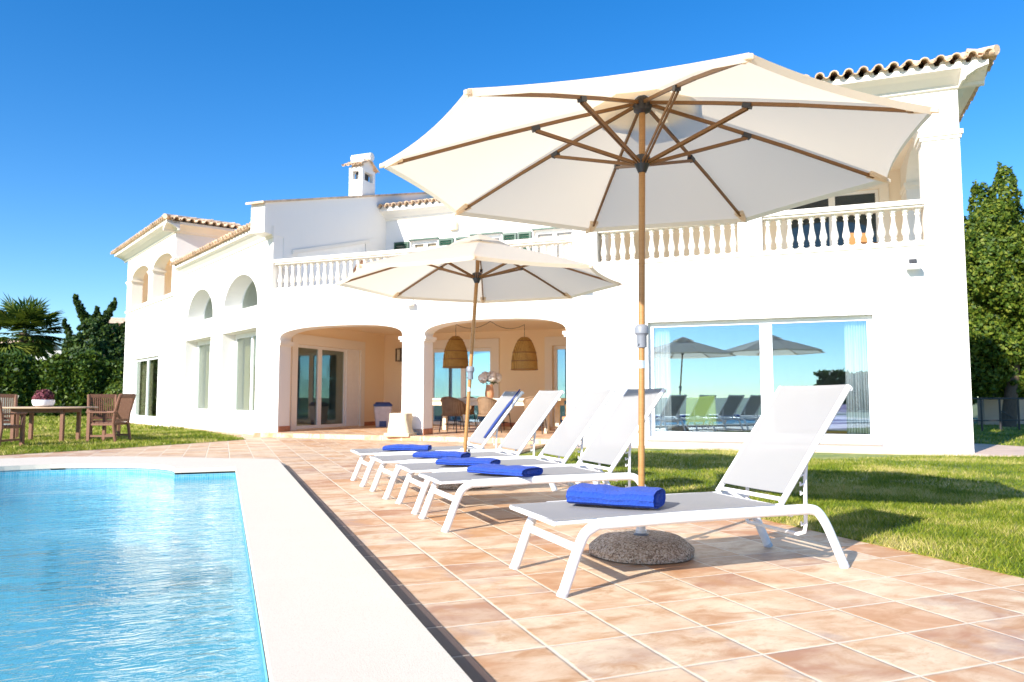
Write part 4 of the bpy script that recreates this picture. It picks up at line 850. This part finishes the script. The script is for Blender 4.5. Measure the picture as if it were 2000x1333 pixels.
# ---------------------------------------------------------------- porch furniture
FZ = 0.10
def HT(s, r, z=FZ): return tuple(HW(s, r, z))
HROT = math.atan2(-HU.y, -HU.x)            # local x points right along the front, local y into the house
tb = empty('dining_table', HT(9.93, 2.85), HROT); tag(tb, 'long cream dining table with vase of flowers under the porch', 'table')
MB().box(-1.93, 1.93, -0.5, 0.5, 0.775, 0.835).build('tabletop', M['cream'], tb, bevel=0.006)
ap = MB()
for y in (-0.43, 0.43): ap.box(-1.7, 1.7, y - 0.02, y + 0.02, 0.655, 0.774)
for x in (-1.72, 1.72): ap.box(x - 0.02, x + 0.02, -0.40, 0.40, 0.655, 0.774)
ap.build('apron', M['cream'], tb)
for x in (-1.56, 1.56):
    for y in (-0.42, 0.42): MB().box(x - 0.05, x + 0.05, y - 0.05, y + 0.05, 0, 0.774).build('leg', M['cream'], tb, bevel=0.006)
def make_wicker_chair():
    root = empty('wicker_chair')
    P = []
    for i in range(8):           # curved tub back and arms, open at the front (+y is front)
        z = 0.44 + 0.40 * i / 7; row = []
        for j in range(17):
            a = math.pi * (1.0 + j / 16) ; e = abs(j - 8) / 8; top = 0.86 - 0.20 * e ** 2.0; zz = 0.44 + (top - 0.44) * i / 7
            rx = 0.27 + 0.025 * i / 7; ry = 0.30 + 0.04 * i / 7; row.append((rx * math.cos(a), ry * math.sin(a) + 0.05 + 0.14 * e ** 3, zz))
        P.append(row)
    b = MB().grid(P).build('backrest', M['wicker'], root, 60); sd_ = b.modifiers.new('thick', 'SOLIDIFY'); sd_.thickness = 0.02
    MB().tube(P[-1], 0.018, 8).build('arm_rail', M['wicker'], root, 50)
    MB().lathe([(0.001, 0.40), (0.25, 0.40), (0.265, 0.42), (0.25, 0.445), (0.001, 0.45)], 20).build('seat', M['wicker'], root, 40)
    MB().lathe([(0.22, 0.451), (0.24, 0.475), (0.22, 0.505), (0.001, 0.51)], 20).build('cushion', M['cushion'], root, 50)
    for x in (-1, 1):
        for y in (-1, 1): MB().tube([(x * 0.19, y * 0.18, 0.41), (x * 0.235, y * 0.225, 0.0)], 0.013, 8).build('leg', M['iron'], root, 40)
    rg = [( math.cos(t) * 0.21, math.sin(t) * 0.205, 0.2) for t in np.linspace(0, 2 * math.pi, 17)]
    MB().tube(rg, 0.008, 6).build('stretcher', M['iron'], root, 40)
    return root
wch = make_wicker_chair()
wc = [((10.72, 2.10), 0, 'brown wicker chair, back to the pool, left of the far parasol pole'), ((9.72, 2.05), -6, 'brown wicker chair, back to the pool, right of the far parasol pole'), ((8.55, 2.10), 4, 'brown wicker chair at the near right corner of the dining table'),
      ((12.15, 2.75), -92, 'brown wicker chair at the left end of the dining table, beside the column'), ((11.1, 3.68), 180, 'brown wicker chair behind the dining table, at its left'), ((10.1, 3.70), 176, 'brown wicker chair behind the dining table, below the vase'), ((9.0, 3.66), 183, 'brown wicker chair behind the dining table, at its right'), ((7.72, 2.70), 90, 'brown wicker chair at the right end of the dining table')]
for i, ((s, r), a, lab) in enumerate(wc):
    o = wch if i == 0 else copy_tree(wch); o.location = HT(s, r); o.rotation_euler = (0, 0, HROT + R(a)); tag(o, lab, 'chair', 'wicker chairs around the porch table')
vs = empty('vase', HT(10.02, 2.80, FZ + 0.836)); tag(vs, 'terracotta vase of white hydrangeas on the porch dining table', 'vase')
MB().lathe([(0.085, 0), (0.105, 0.04), (0.115, 0.12), (0.10, 0.22), (0.085, 0.30), (0.092, 0.34), (0.078, 0.34), (0.07, 0.28), (0.001, 0.06)], 24).build('pot', M['terracotta'], vs, 40)
fl = MB()
for bx, by, bz, br in ((-0.17, 0, 0.50, 0.13), (0.02, -0.06, 0.54, 0.14), (0.20, 0.02, 0.52, 0.13), (-0.08, 0.10, 0.56, 0.12), (0.10, 0.11, 0.57, 0.12)):
    for q in range(150):
        v = Vector((rng.normal(), rng.normal(), rng.normal())).normalized(); p_ = Vector((bx, by, bz)) + v * br * rng.uniform(0.8, 1); t1 = v.orthogonal().normalized() * 0.024; t2 = v.cross(t1).normalized() * 0.024
        fl.add([p_ - t1 - t2, p_ + t1 - t2 + v * .006, p_ + t1 + t2, p_ - t1 + t2 + v * .006], [(0, 1, 2, 3)])
fl.build('flowers', M['petal'], vs, fix=False)
lf = MB()
for q in range(60):
    a = rng.uniform(0, 6.28); p_ = Vector((math.cos(a) * rng.uniform(.03, .2), math.sin(a) * rng.uniform(.03, .16), rng.uniform(.36, .47))); d = Vector((math.cos(a), math.sin(a), rng.uniform(-.5, .3))) * 0.07; t1 = Vector((-math.sin(a), math.cos(a), 0.2)) * 0.03
    lf.add([p_, p_ + d * .5 + t1, p_ + d, p_ + d * .5 - t1], [(0, 1, 2, 3)])
lf.build('leaves', M['leafd'], vs, fix=False)

def make_pendant():
    root = empty('pendant_lamp')
    prof = [(0.335, 0), (0.33, 0.16), (0.315, 0.33), (0.28, 0.50), (0.22, 0.66), (0.15, 0.77), (0.09, 0.82)]
    inn = [(r - 0.016, z) for r, z in prof[::-1]]
    mb = MB(); n = 36; pp = prof + inn
    vs_ = []
    for r, z in pp:
        for k in range(n): vs_.append((r * math.cos(6.28318 * k / n), r * math.sin(6.28318 * k / n), z))
    mb.add(vs_, [(i * n + k, i * n + (k + 1) % n, ((i + 1) % len(pp)) * n + (k + 1) % n, ((i + 1) % len(pp)) * n + k) for i in range(len(pp)) for k in range(n)])
    mb.build('lamp_shade', M['lampw'], root, 50)
    rims = MB()
    for r, z in ((0.336, 0.004), (0.328, 0.22), (0.30, 0.43), (0.18, 0.73)): rims.tube([(r * math.cos(t), r * math.sin(t), z) for t in np.linspace(0, 6.28318, 33)], 0.011, 6)
    rims.build('band', M['rib'], root, 50)
    MB().tube([(0, 0, 0.80), (0, 0, 1.15)], 0.006, 6).build('cord', M['iron'], root)
    MB().lathe([(0.02, 0.55), (0.045, 0.5), (0.05, 0.46), (0.03, 0.42), (0.001, 0.41)], 12).build('bulb', M['lampoff'], root, 40)
    return root
pd = make_pendant()
for i, ((s, z), lab) in enumerate((((11.06, 1.725), 'wicker dome pendant lamp left of the far parasol pole'), ((9.15, 1.645), 'wicker dome pendant lamp right of the far parasol pole, hanging in the open arch'))):
    o = pd if i == 0 else copy_tree(pd); o.location = HT(s, 3.0, z); tag(o, lab, 'lamp', 'wicker pendant lamps in the porch')
cb = MB()
def cat(p, q, dip): return [Vector(p).lerp(Vector(q), t) - Vector((0, 0, dip * 4 * t * (1 - t))) for t in np.linspace(0, 1, 12)]
cb.tube(cat(HT(11.06, 3.0, 2.86), HT(10.1, 3.05, 2.91), 0.14), 0.006, 6); cb.tube(cat(HT(10.1, 3.05, 2.91), HT(9.15, 3.0, 2.78), 0.14), 0.006, 6)
tag(cb.build('lamp_cable', M['iron'], None, 40), 'thin dark cable sagging between the two wicker lamps', 'cable')

bn = empty('litter_bin', HT(13.98, 4.25), HROT + 0.6); tag(bn, 'grey plastic bin with a dark blue lid in the porch corner', 'bin')
def taper(mb, w0, d0, w1, d1, z0, z1): return mb.add([(x * w0, y * d0, z0) for y in (-1, 1) for x in (-1, 1)] + [(x * w1, y * d1, z1) for y in (-1, 1) for x in (-1, 1)], [(0, 2, 3, 1), (4, 5, 7, 6), (0, 1, 5, 4), (2, 6, 7, 3), (0, 4, 6, 2), (1, 3, 7, 5)])
taper(MB(), 0.19, 0.17, 0.25, 0.22, 0, 0.60).build('body', M['binb'], bn, bevel=0.02)
ld = MB(); taper(ld, 0.262, 0.232, 0.262, 0.232, 0.601, 0.66); taper(ld, 0.25, 0.22, 0.18, 0.15, 0.6605, 0.72); ld.build('lid', M['blue'], bn, bevel=0.015)
MB().box(-0.10, 0.10, -0.195, -0.175, 0.02, 0.18).build('pedal_plate', M['blue'], bn)
am = empty('urn', HT(12.75, 3.6)); tag(am, 'tall terracotta urn between the bin and the porch column', 'urn')
MB().lathe([(0.10, 0), (0.13, 0.03), (0.2, 0.25), (0.23, 0.45), (0.19, 0.62), (0.12, 0.70), (0.15, 0.74), (0.13, 0.75), (0.09, 0.70), (0.001, 0.3)], 24).build('body', M['terracotta'], am, 40)
tp_ = empty('flower_pot', HT(7.55, 1.75)); tag(tp_, 'orange terracotta pot behind the middle loungers, at the right porch pier', 'pot')
MB().lathe([(0.14, 0), (0.2, 0.34), (0.22, 0.35), (0.22, 0.42), (0.19, 0.42), (0.17, 0.36), (0.001, 0.33)], 24).build('body', M['terracotta'], tp_, 40)
st = empty('stone_block', HT(11.12, 0.28, 0.10), HROT + 0.12); tag(st, 'pale carved sandstone block standing before the porch column', 'stone block')
sb = MB(); rows = []
for i in range(8):
    t = i / 7; z = 0.50 * t; sc_ = 1.0 - 0.18 * t + (0.06 if i in (0, 1) else 0) + (0.05 if i > 5 else 0); row = []
    for k in range(20):
        a = 2 * math.pi * k / 20; ca, sa = math.cos(a), math.sin(a); q = 1 + 0.05 * math.sin(3 * a + i) + random.uniform(-.02, .02)
        row.append((math.copysign(abs(ca) ** .45, ca) * 0.26 * sc_ * q, math.copysign(abs(sa) ** .45, sa) * 0.22 * sc_ * q, z))
    rows.append(row)
sb.grid(rows, True); sb.f.append(tuple(7 * 20 + k for k in range(20))); sb.build('block', M['stone'], st, 60)
MB().box(-0.30, 0.30, -0.25, 0.25, -0.02, 0.06).build('plinth', M['stone'], st, bevel=0.015)

# inside the big window
def tub_chair(name, loc, rz, mat, label, cat):
    root = empty(name, loc, rz); tag(root, label, cat)
    MB().box(-0.30, 0.30, -0.30, 0.28, 0.22, 0.42).build('seat', M[mat], root, bevel=0.04)
    b = MB(); b.add([(-0.31, -0.30, 0.2), (0.31, -0.30, 0.2), (-0.31, -0.18, 0.2), (0.31, -0.18, 0.2), (-0.27, -0.40, 0.74), (0.29, -0.40, 0.80), (-0.27, -0.32, 0.74), (0.29, -0.32, 0.80)], [(0, 1, 3, 2), (4, 6, 7, 5), (0, 4, 5, 1), (2, 3, 7, 6), (0, 2, 6, 4), (1, 5, 7, 3)]); b.build('backrest', M[mat], root, bevel=0.03)
    for x in (-1, 1):
        for y in (-1, 1): MB().tube([(x * .22, y * .2, .22), (x * .26, y * .24, 0)], 0.015, 8).build('leg', M['iron'], root)
tub_chair('lounge_chair', HT(4.55, 0.95, 0.20), HROT, 'lime', 'lime green upholstered chair behind the left pane of the big window', 'chair')
sf = empty('sofa', HT(1.75, 1.75, 0.20), HROT); tag(sf, 'lilac upholstered sofa at the right of the big window', 'sofa')
MB().box(-0.95, 0.85, -0.42, 0.42, 0.10, 0.42).build('seat', M['lilac'], sf, bevel=0.05); MB().box(-0.95, 0.85, -0.46, -0.26, 0.424, 0.62).build('backrest', M['lilac'], sf, bevel=0.05); MB().box(-0.9, 0.8, -0.4, 0.4, 0.0, 0.095).build('base', M['rib'], sf)
def curtain(s0, s1, r, label):
    mb = MB(); n = 40; rowb = []; rowt = []
    for i in range(n + 1):
        s = s0 + (s1 - s0) * i / n; q = r + 0.035 * math.sin(i * 1.35); rowb.append(HT(s, q, 0.22)); rowt.append(HT(s0 + (s1 - s0) * (0.04 + 0.92 * i / n), q, 2.40))
    mb.grid([rowb, rowt]); o = mb.build('curtain', M['curtain'], None, 80, fix=False); o.modifiers.new('thick', 'SOLIDIFY').thickness = 0.004; tag(o, label, 'curtain', 'white curtains in the big window')
curtain(5.06, 5.38, 0.27, 'white gathered curtain at the left side of the big window'); curtain(1.53, 1.93, 0.27, 'white gathered curtain at the right side of the big window')
# balcony seat glimpsed through the right balustrade
bc = empty('balcony_chair', HT(1.45, 1.2, 3.585), HROT + 0.4); bc.scale = (0.75, 0.75, 0.9); tag(bc, 'orange striped chair glimpsed through the right-hand balcony balusters', 'chair')
MB().box(-0.3, 0.3, -0.28, 0.28, 0.28, 0.36).build('seat', M['stripe'], bc, bevel=0.02); MB().box(-0.3, 0.3, 0.26, 0.34, 0.30, 0.66).build('backrest', M['stripe'], bc, bevel=0.02)
for x in (-1, 1):
    for y in (-1, 1): MB().box(x * .26 - .02, x * .26 + .02, y * .24 - .02, y * .24 + .02, 0, 0.28).build('leg', M['iron'], bc)

# ---------------------------------------------------------------- teak set on the left lawn
def make_teak_chair():
    root = empty('teak_armchair')      # +y is the way the sitter faces
    fr = MB(); fr.box(-0.30, 0.30, -0.25, 0.27, 0.36, 0.40)
    for y in (-0.25, -0.15, -0.05, 0.05, 0.15): fr.box(-0.285, 0.285, y, y + 0.085, 0.402, 0.42)
    fr.build('seat', M['teak'], root, bevel=0.004)
    for x in (-0.29, 0.29):
        MB().box(x - 0.032, x + 0.032, 0.22, 0.285, 0, 0.62).build('leg', M['teak'], root, bevel=0.004)
        MB().tube([(x, -0.33, 0), (x, -0.27, 0.40), (x, -0.29, 0.62), (x, -0.40, 1.02)], 0.034, 8, ry=0.030).build('leg', M['teak'], root, 40)
        MB().box(x - 0.045, x + 0.045, -0.30, 0.31, 0.622, 0.655).build('armrest', M['teak'], root, bevel=0.01)
    bk = MB(); bk.bar((-0.26, -0.395, 0.99), (0.26, -0.395, 0.99), 0.035, 0.085); bk.bar((-0.26, -0.285, 0.46), (0.26, -0.285, 0.46), 0.03, 0.06)
    for i in range(12):
        x = -0.235 + 0.47 * i / 11; bk.bar((x, -0.285, 0.47), (x, -0.39, 0.97), 0.024, 0.012, up=(0, 1, 0.2))
    bk.build('backrest', M['teak'], root)
    sx = MB(); sx.box(-0.275, -0.305, -0.29, 0.22, 0.12, 0.16); sx.box(0.275, 0.305, -0.29, 0.22, 0.12, 0.16); sx.build('stretcher', M['teak'], root)
    return root
tch = make_teak_chair()
def face(d): return math.atan2(-d[0], d[1])
tc = [((-4.02, 17.05), (0.46, 0.89), 'teak armchair seen from behind at the left edge, back to the camera'), ((-2.30, 18.25), (-0.92, 0.38), 'teak armchair at the right end of the table, turned side-on'), ((-2.62, 20.0), (0.25, -0.97), 'teak armchair behind the right end of the table, facing the pool'), ((-4.75, 20.35), (0.30, -0.95), 'teak armchair behind the table, mostly hidden under the tabletop')]
for i, ((x, y), d, lab) in enumerate(tc):
    o = tch if i == 0 else copy_tree(tch); o.location = (x, y, 0); o.rotation_euler = (0, 0, face(d)); tag(o, lab, 'chair', 'teak armchairs around the garden table')
gt = empty('garden_table', (-3.55, 18.75, 0), R(-21)); tag(gt, 'oval teak garden table with a pot plant on the left lawn', 'table')
MB().lathe([(0.001, 0.715), (0.98, 0.715), (1.0, 0.725), (1.0, 0.745), (0.985, 0.752), (0.001, 0.752)], 48, sx=1.06, sy=0.56).build('tabletop', M['teaktop'], gt, 40)
ap = MB(); 
for y in (-0.33, 0.33): ap.box(-0.55, 0.55, y - 0.015, y + 0.015, 0.63, 0.714)
for x in (-0.55, 0.55): ap.box(x - 0.015, x + 0.015, -0.31, 0.31, 0.63, 0.714)
ap.build('apron', M['teak'], gt)
for x in (-0.52, 0.52):
    for y in (-0.30, 0.30): MB().box(x - 0.035, x + 0.035, y - 0.035, y + 0.035, 0, 0.715).build('leg', M['teak'], gt, bevel=0.004)
hp = empty('pot_plant', tuple(Vector((-3.62, 18.72, 0.753)))); tag(hp, 'dome of reddish heather in a white bowl on the teak garden table', 'pot plant')
MB().lathe([(0.12, 0), (0.19, 0.03), (0.215, 0.10), (0.215, 0.15), (0.195, 0.15), (0.18, 0.12), (0.001, 0.11)], 28).build('bowl', M['paintw'], hp, 40)
def leafcloud(c, r, n, size, jit=0.25, aspect=1.6, shell=0.55):
    c = np.asarray(c, float); r = np.asarray(r, float); d = rng.normal(size=(n, 3)); d /= np.linalg.norm(d, axis=1)[:, None]
    rad = shell + (1 - shell) * rng.random(n) ** 0.6; p = c + d * r * rad[:, None]
    u = rng.normal(size=(n, 3)); u -= (u * d).sum(1)[:, None] * d * 0.6; u /= np.linalg.norm(u, axis=1)[:, None]
    v = np.cross(u, d + rng.normal(size=(n, 3)) * 0.5); v /= np.linalg.norm(v, axis=1)[:, None] + 1e-9
    s = size * rng.uniform(0.6, 1.3, n)[:, None]; a = u * s * aspect * 0.5; b = v * s * 0.5
    V = np.stack([p - a, p - b * 0.9 + a * 0.1, p + a, p + b * 0.9 + a * 0.1], axis=1); return V.reshape(-1, 3)
npmesh('foliage', np.concatenate([leafcloud((0, 0, 0.19), (0.20, 0.20, 0.19), 900, 0.05)]), 4, M['heather'], hp)
pb = empty('garden_pot', tuple(atcam(8, 25, 0.0))); tag(pb, 'pale garden urn by the hedge, behind the leftmost teak chair', 'pot')
MB().lathe([(0.22, 0), (0.28, 0.05), (0.2, 0.2), (0.3, 0.5), (0.42, 0.9), (0.46, 1.02), (0.40, 1.02), (0.3, 0.8), (0.001, 0.6)], 24).build('body', M['shade'], pb, 40)

# ---------------------------------------------------------------- planting and far background
def hedge(name, label, p, q, depth, h, n, size):
    p = Vector(p); q = Vector(q); d = (q - p); L = d.length; d.normalize(); nrm = Vector((-d.y, d.x, 0)); root = empty(name, p); tag(root, label, 'hedge')
    m_ = int(n); t = rng.random(m_) * L; side = rng.random(m_); bump_ = 0.18 * np.sin(t * 1.7) + 0.14 * np.sin(t * 4.1 + 1) + rng.normal(size=m_) * 0.08
    top = side < 0.42; y = np.where(top, rng.uniform(-depth / 2, depth / 2, m_), np.where(side < 0.9, -depth / 2 - bump_ * 0.8, depth / 2) + rng.normal(size=m_) * 0.07)
    z = np.where(top, h + bump_ + rng.normal(size=m_) * 0.06, rng.random(m_) ** 0.9 * h)
    P_ = np.stack([t * d.x + y * nrm.x, t * d.y + y * nrm.y, z], 1)
    u = rng.normal(size=(m_, 3)); u /= np.linalg.norm(u, axis=1)[:, None]; v = np.cross(u, rng.normal(size=(m_, 3))); v /= np.linalg.norm(v, axis=1)[:, None]
    s = size * rng.uniform(.6, 1.35, m_)[:, None]
    npmesh('foliage', np.stack([P_ - u * s * .7, P_ - v * s * .45, P_ + u * s * .7, P_ + v * s * .45], 1).reshape(-1, 3), 4, M['hedge'], root)
    core = MB(); k = depth / 2 - 0.22; cv = []
    for z in (0, h - 0.25):
        for tt, yy in ((0, -k), (L, -k), (L, k), (0, k)): cv.append(tuple(d * tt + nrm * yy + Vector((0, 0, z))))
    core.add(cv, [(0, 3, 2, 1), (4, 5, 6, 7), (0, 1, 5, 4), (1, 2, 6, 5), (2, 3, 7, 6), (3, 0, 4, 7)]); core.build('stems', M['cyp'], root)
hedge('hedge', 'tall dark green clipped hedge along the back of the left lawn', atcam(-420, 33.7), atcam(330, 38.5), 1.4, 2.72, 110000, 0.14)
hedge('hedge', 'dark hedge behind the photographer, reflected in the big window', (-22, -26, 0), (16, -34, 0), 1.6, 2.6, 16000, 0.32)
sh_ = empty('round_shrub', atcam(232, 33.5)); tag(sh_, 'small rounded light green shrub against the hedge by the villa corner', 'shrub')
npmesh('foliage', np.concatenate([leafcloud((0, 0, 0.9), (0.55, 0.55, 0.75), 3200, 0.13, shell=0.75)]), 4, M['tree'], sh_)
MB().tube([(0, 0, 0), (0, 0, 0.9)], 0.06, 8).build('stem', M['bark'], sh_)

def tree(name, label, loc, blobs, mat, nper, size, trunk, cat='tree', shell=0.6):
    root = empty(name, loc); tag(root, label, cat)
    V = []
    for bx, by, bz, rx, ry, rz in blobs:
        vol = rx * rz + ry * rz; n0 = max(60, int(nper * vol)); V.append(leafcloud((bx, by, bz), (rx, ry, rz), n0, size, shell=shell))
        for q in range(int(10 + 8 * vol)):        # ragged twigs standing out of the lump
            d = Vector((rng.normal(), rng.normal(), rng.normal() * 0.8 + 0.3)).normalized(); cc = (bx + d.x * rx * 1.0, by + d.y * ry * 1.0, bz + d.z * rz * 1.0); k = rng.uniform(0.12, 0.24)
            V.append(leafcloud(cc, (rx * k, ry * k, rz * k * 1.1), max(14, int(n0 * 0.03)), size, shell=0.2))
    npmesh('crown', np.concatenate(V), 4, M[mat], root)
    tr = MB()
    for pts, r0, r1 in trunk: n = len(pts); tr.tube(pts, [r0 + (r1 - r0) * i / (n - 1) for i in range(n)], 10)
    tr.build('trunk', M['bark'], root, 50)
    return root
base = atcam(1990, 24.0); rg2 = random.Random(3); bl = []
t21 = R(21.05); rx_, ry_ = Vector((math.cos(t21), -math.sin(t21), 0)), Vector((math.sin(t21), math.cos(t21), 0))
def cb_(ix, d, z, r, rz): v = rx_ * ((ix - 1990) / 1460 * 24.0) + ry_ * d; bl.append((v.x, v.y, z, r, r, rz))
for ix, z, r, rz in ((1966, 7.5, 0.36, 0.95), (1966, 6.6, 0.62, 0.8), (1926, 6.5, 0.40, 0.75), (1925, 5.7, 0.62, 0.8), (2000, 6.4, 0.75, 0.9), (1960, 5.4, 0.8, 0.8), (2030, 5.5, 1.0, 1.0), (1905, 4.9, 0.62, 0.8), (1945, 4.4, 0.9, 0.8), (1990, 4.5, 1.0, 0.9), (1898, 3.9, 0.65, 0.75), (1930, 3.4, 0.8, 0.7), (1975, 3.5, 0.95, 0.8), (2025, 3.8, 1.1, 1.0), (1905, 2.7, 0.7, 0.6), (1950, 2.5, 0.75, 0.6), (1995, 2.6, 0.9, 0.7), (2050, 4.6, 1.2, 1.1), (1885, 5.6, 0.4, 0.5), (2060, 2.8, 1.0, 0.8), (1900, 1.9, 0.6, 0.6), (1935, 1.7, 0.6, 0.55), (1985, 1.7, 0.75, 0.6), (2030, 1.8, 0.9, 0.7), (1915, 3.0, 0.6, 0.6)):
    cb_(ix, rg2.uniform(-0.7, 0.7), z, r, rz)
    cb_(ix + rg2.uniform(-14, 14), rg2.uniform(0.4, 1.6), z - 0.2, r * 1.1, rz)
tree('pine_tree', 'tall bushy sunlit evergreen tree rising beyond the right corner of the villa', base, bl, 'tree', 1700, 0.085, [([(-0.35, 0.2, 0), (-0.25, 0.1, 1.2), (0.0, 0.0, 3.0), (-0.2, 0.1, 5.5), (-0.3, 0.1, 7.2)], 0.24, 0.05), ([(-0.1, 0, 1.8), (-0.8, 0.3, 3.2), (-1.0, 0.3, 4.4)], 0.12, 0.04), ([(0, 0, 2.2), (0.7, -0.2, 3.6), (0.9, -0.3, 4.8)], 0.12, 0.04)])
base = atcam(1925, 33.0)
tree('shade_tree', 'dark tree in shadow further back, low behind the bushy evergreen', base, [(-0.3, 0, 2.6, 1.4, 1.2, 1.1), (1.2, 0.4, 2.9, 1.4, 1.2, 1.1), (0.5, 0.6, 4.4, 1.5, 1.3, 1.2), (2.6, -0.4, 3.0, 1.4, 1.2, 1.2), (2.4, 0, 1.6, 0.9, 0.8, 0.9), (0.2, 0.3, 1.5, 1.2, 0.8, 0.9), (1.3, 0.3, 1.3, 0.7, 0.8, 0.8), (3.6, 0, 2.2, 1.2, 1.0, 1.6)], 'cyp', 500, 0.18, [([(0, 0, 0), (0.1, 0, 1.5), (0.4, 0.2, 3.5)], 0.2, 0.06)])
base = atcam(186, 42.0)
horn = lambda x0, z0, x1, z1, n, r0: [(x0 + (x1 - x0) * k / (n - 1), 0.1 * math.sin(k), z0 + (z1 - z0) * k / (n - 1), r0 * (1 - 0.65 * k / (n - 1)), r0 * (1 - 0.65 * k / (n - 1)), 0.30) for k in range(n)]
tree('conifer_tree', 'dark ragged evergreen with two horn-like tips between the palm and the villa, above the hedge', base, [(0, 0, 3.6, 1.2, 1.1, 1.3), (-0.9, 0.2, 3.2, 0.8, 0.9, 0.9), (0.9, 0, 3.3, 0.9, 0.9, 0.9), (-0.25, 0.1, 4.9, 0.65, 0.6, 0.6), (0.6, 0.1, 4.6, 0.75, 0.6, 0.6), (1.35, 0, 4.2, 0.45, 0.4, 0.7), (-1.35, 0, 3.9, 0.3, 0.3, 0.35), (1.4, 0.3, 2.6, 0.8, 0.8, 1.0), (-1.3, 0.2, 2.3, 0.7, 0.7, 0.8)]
     + horn(-0.5, 5.1, -1.1, 6.4, 6, 0.30) + horn(0.2, 5.1, 0.85, 6.3, 6, 0.26) + horn(1.3, 4.7, 1.75, 5.5, 4, 0.28) + horn(-1.2, 4.1, -1.6, 5.0, 4, 0.24) + horn(0.0, 5.2, -0.05, 5.8, 3, 0.3), 'cyp', 1000, 0.125, [([(0, 0, 0), (0, 0, 2.5), (0.1, 0, 4.6)], 0.2, 0.05), ([(0, 0, 2.4), (-0.5, 0, 4.6), (-1.1, 0, 6.3)], 0.09, 0.015), ([(0, 0, 2.6), (0.3, 0, 5.0), (0.85, 0, 6.2)], 0.09, 0.015)])
def palm(loc, h, fr, n, label, seed):
    root = empty('palm_tree', loc); tag(root, label, 'palm tree', 'palms beyond the hedge'); rg = np.random.default_rng(seed)
    tr = MB(); tr.tube([(0, 0, z) for z in np.linspace(0, h, 14)], [0.20 + 0.03 * (i % 2) + (0.06 if i > 10 else 0) for i in range(14)], 12); tr.build('trunk', M['bark'], root, 50)
    V = []
    for k in range(n):       # fan leaves on drooping stalks
        a = rg.uniform(0, 6.283); el = math.asin(rg.uniform(-0.75, 0.98)); L = fr * rg.uniform(0.42, 0.62); d = np.array([math.cos(a) * math.cos(el), math.sin(a) * math.cos(el), math.sin(el)])
        c = np.array([0, 0, h]) + d * L; sidev = np.array([-math.sin(a), math.cos(a), 0]); upv = np.cross(sidev, d)
        V.append(np.array([[0, 0, h], c - sidev * .03, c + sidev * .03, [0.02, 0, h]]))
        for j in range(15):
            b = (j / 14 - 0.5) * 3.9; ll = fr * 0.52 * (1 - 0.25 * abs(b) / 1.8) * rg.uniform(.85, 1.1); dd = d * math.cos(b) + sidev * math.sin(b); tip = c + dd * ll + np.array([0, 0, -0.12 * ll]); mid_ = c + dd * ll * .5; pw = np.cross(dd, upv) * 0.07
            V.append(np.array([c, mid_ - pw, tip, mid_ + pw]))
    npmesh('crown', np.concatenate(V), 4, M['palm'], root)
palm(atcam(44, 45.0), 4.85, 2.5, 80, 'fan palm with a shaggy crown rising above the hedge at the left', 5)
palm(atcam(-6, 47.0), 3.0, 1.9, 50, 'lower fan palm cut off by the left picture edge', 9)
def far_house(loc, w_, d_, h, mat, label, roof=True):
    root = empty('distant_house', loc, R(-12)); tag(root, label, 'house'); wl_ = MB(); wl_.box(-w_ / 2, w_ / 2, -d_ / 2, d_ / 2, 0, h); wl_.build('wall', M[mat], root)
    if roof:
        rf = MB(); rf.extrude([(-d_ / 2 - 0.5, h), (d_ / 2 + 0.5, h), (0, h + d_ * 0.18)], lambda y, z: (-w_ / 2 - 0.5, y, z + 0.01), lambda y, z: (w_ / 2 + 0.5, y, z + 0.01)); rf.build('roof', M['roof'], root)
    for k in range(int(w_ // 2.6)):
        x = -w_ / 2 + 1.5 + k * 2.6
        for z in (1.0, h - 2.0): MB().box(x - 0.5, x + 0.5, -d_ / 2 - 0.06, -d_ / 2 - 0.005, z, z + 1.2).build('window', M['glass_dim'], root)
far_house(atcam(238, 80), 4.6, 5, 8.6, 'far', 'distant peach coloured house showing above the trees beside the villa')
far_house(atcam(92, 82), 9.5, 7, 5.9, 'shade', 'distant low white house behind the palm', False)
far_house(atcam(20, 95), 8, 7, 7.2, 'far', 'distant peach house left of the palm trunk')
# right-hand boundary: low wall, railing
cw = empty('garden_wall', atcam(1950, 26)); tag(cw, 'low sand coloured garden wall beyond the railing at the right', 'wall')
bw = MB(); q = atcam(1912, 26) - atcam(1950, 26); e_ = atcam(2010, 27) - atcam(1950, 26); bw.extrude([(0, 0), (0, 1.05)], lambda a, z: tuple(q + Vector((0, 0, z))), lambda a, z: tuple(e_ + Vector((0, 0, z)))) if False else None
t_ = (e_ - q).normalized(); n_ = Vector((-t_.y, t_.x, 0)) * 0.12
bw.add([tuple(v + Vector((0, 0, z))) for z in (0, 0.95) for v in (q - n_, e_ - n_, e_ + n_, q + n_)], [(0, 3, 2, 1), (4, 5, 6, 7), (0, 1, 5, 4), (1, 2, 6, 5), (2, 3, 7, 6), (3, 0, 4, 7)]); bw.build('wall', M['far'], cw)
fn = empty('iron_railing', atcam(1905, 21.2)); tag(fn, 'dark iron railing with diagonal brace on the lawn right of the villa', 'railing')
b0_ = atcam(1905, 21.2)
def rp_(px, z): return tuple(atcam(px, 21.2 + (px - 1905) * 0.006) - b0_ + Vector((0, 0, z)))
ml = MB(); ml.tube([rp_(1895, 0.92), rp_(2030, 0.92)], 0.025, 8); ml.tube([rp_(1895, 0.30), rp_(2030, 0.30)], 0.018, 8); ml.tube([rp_(1952, 0.55), rp_(1974, 0.36)], 0.02, 8); ml.build('rail', M['iron'], fn, 40)
for px in (1913, 1949, 1985, 2020): MB().tube([rp_(px, 0), rp_(px, 0.92)], 0.03, 8).build('post', M['iron'], fn, 40)
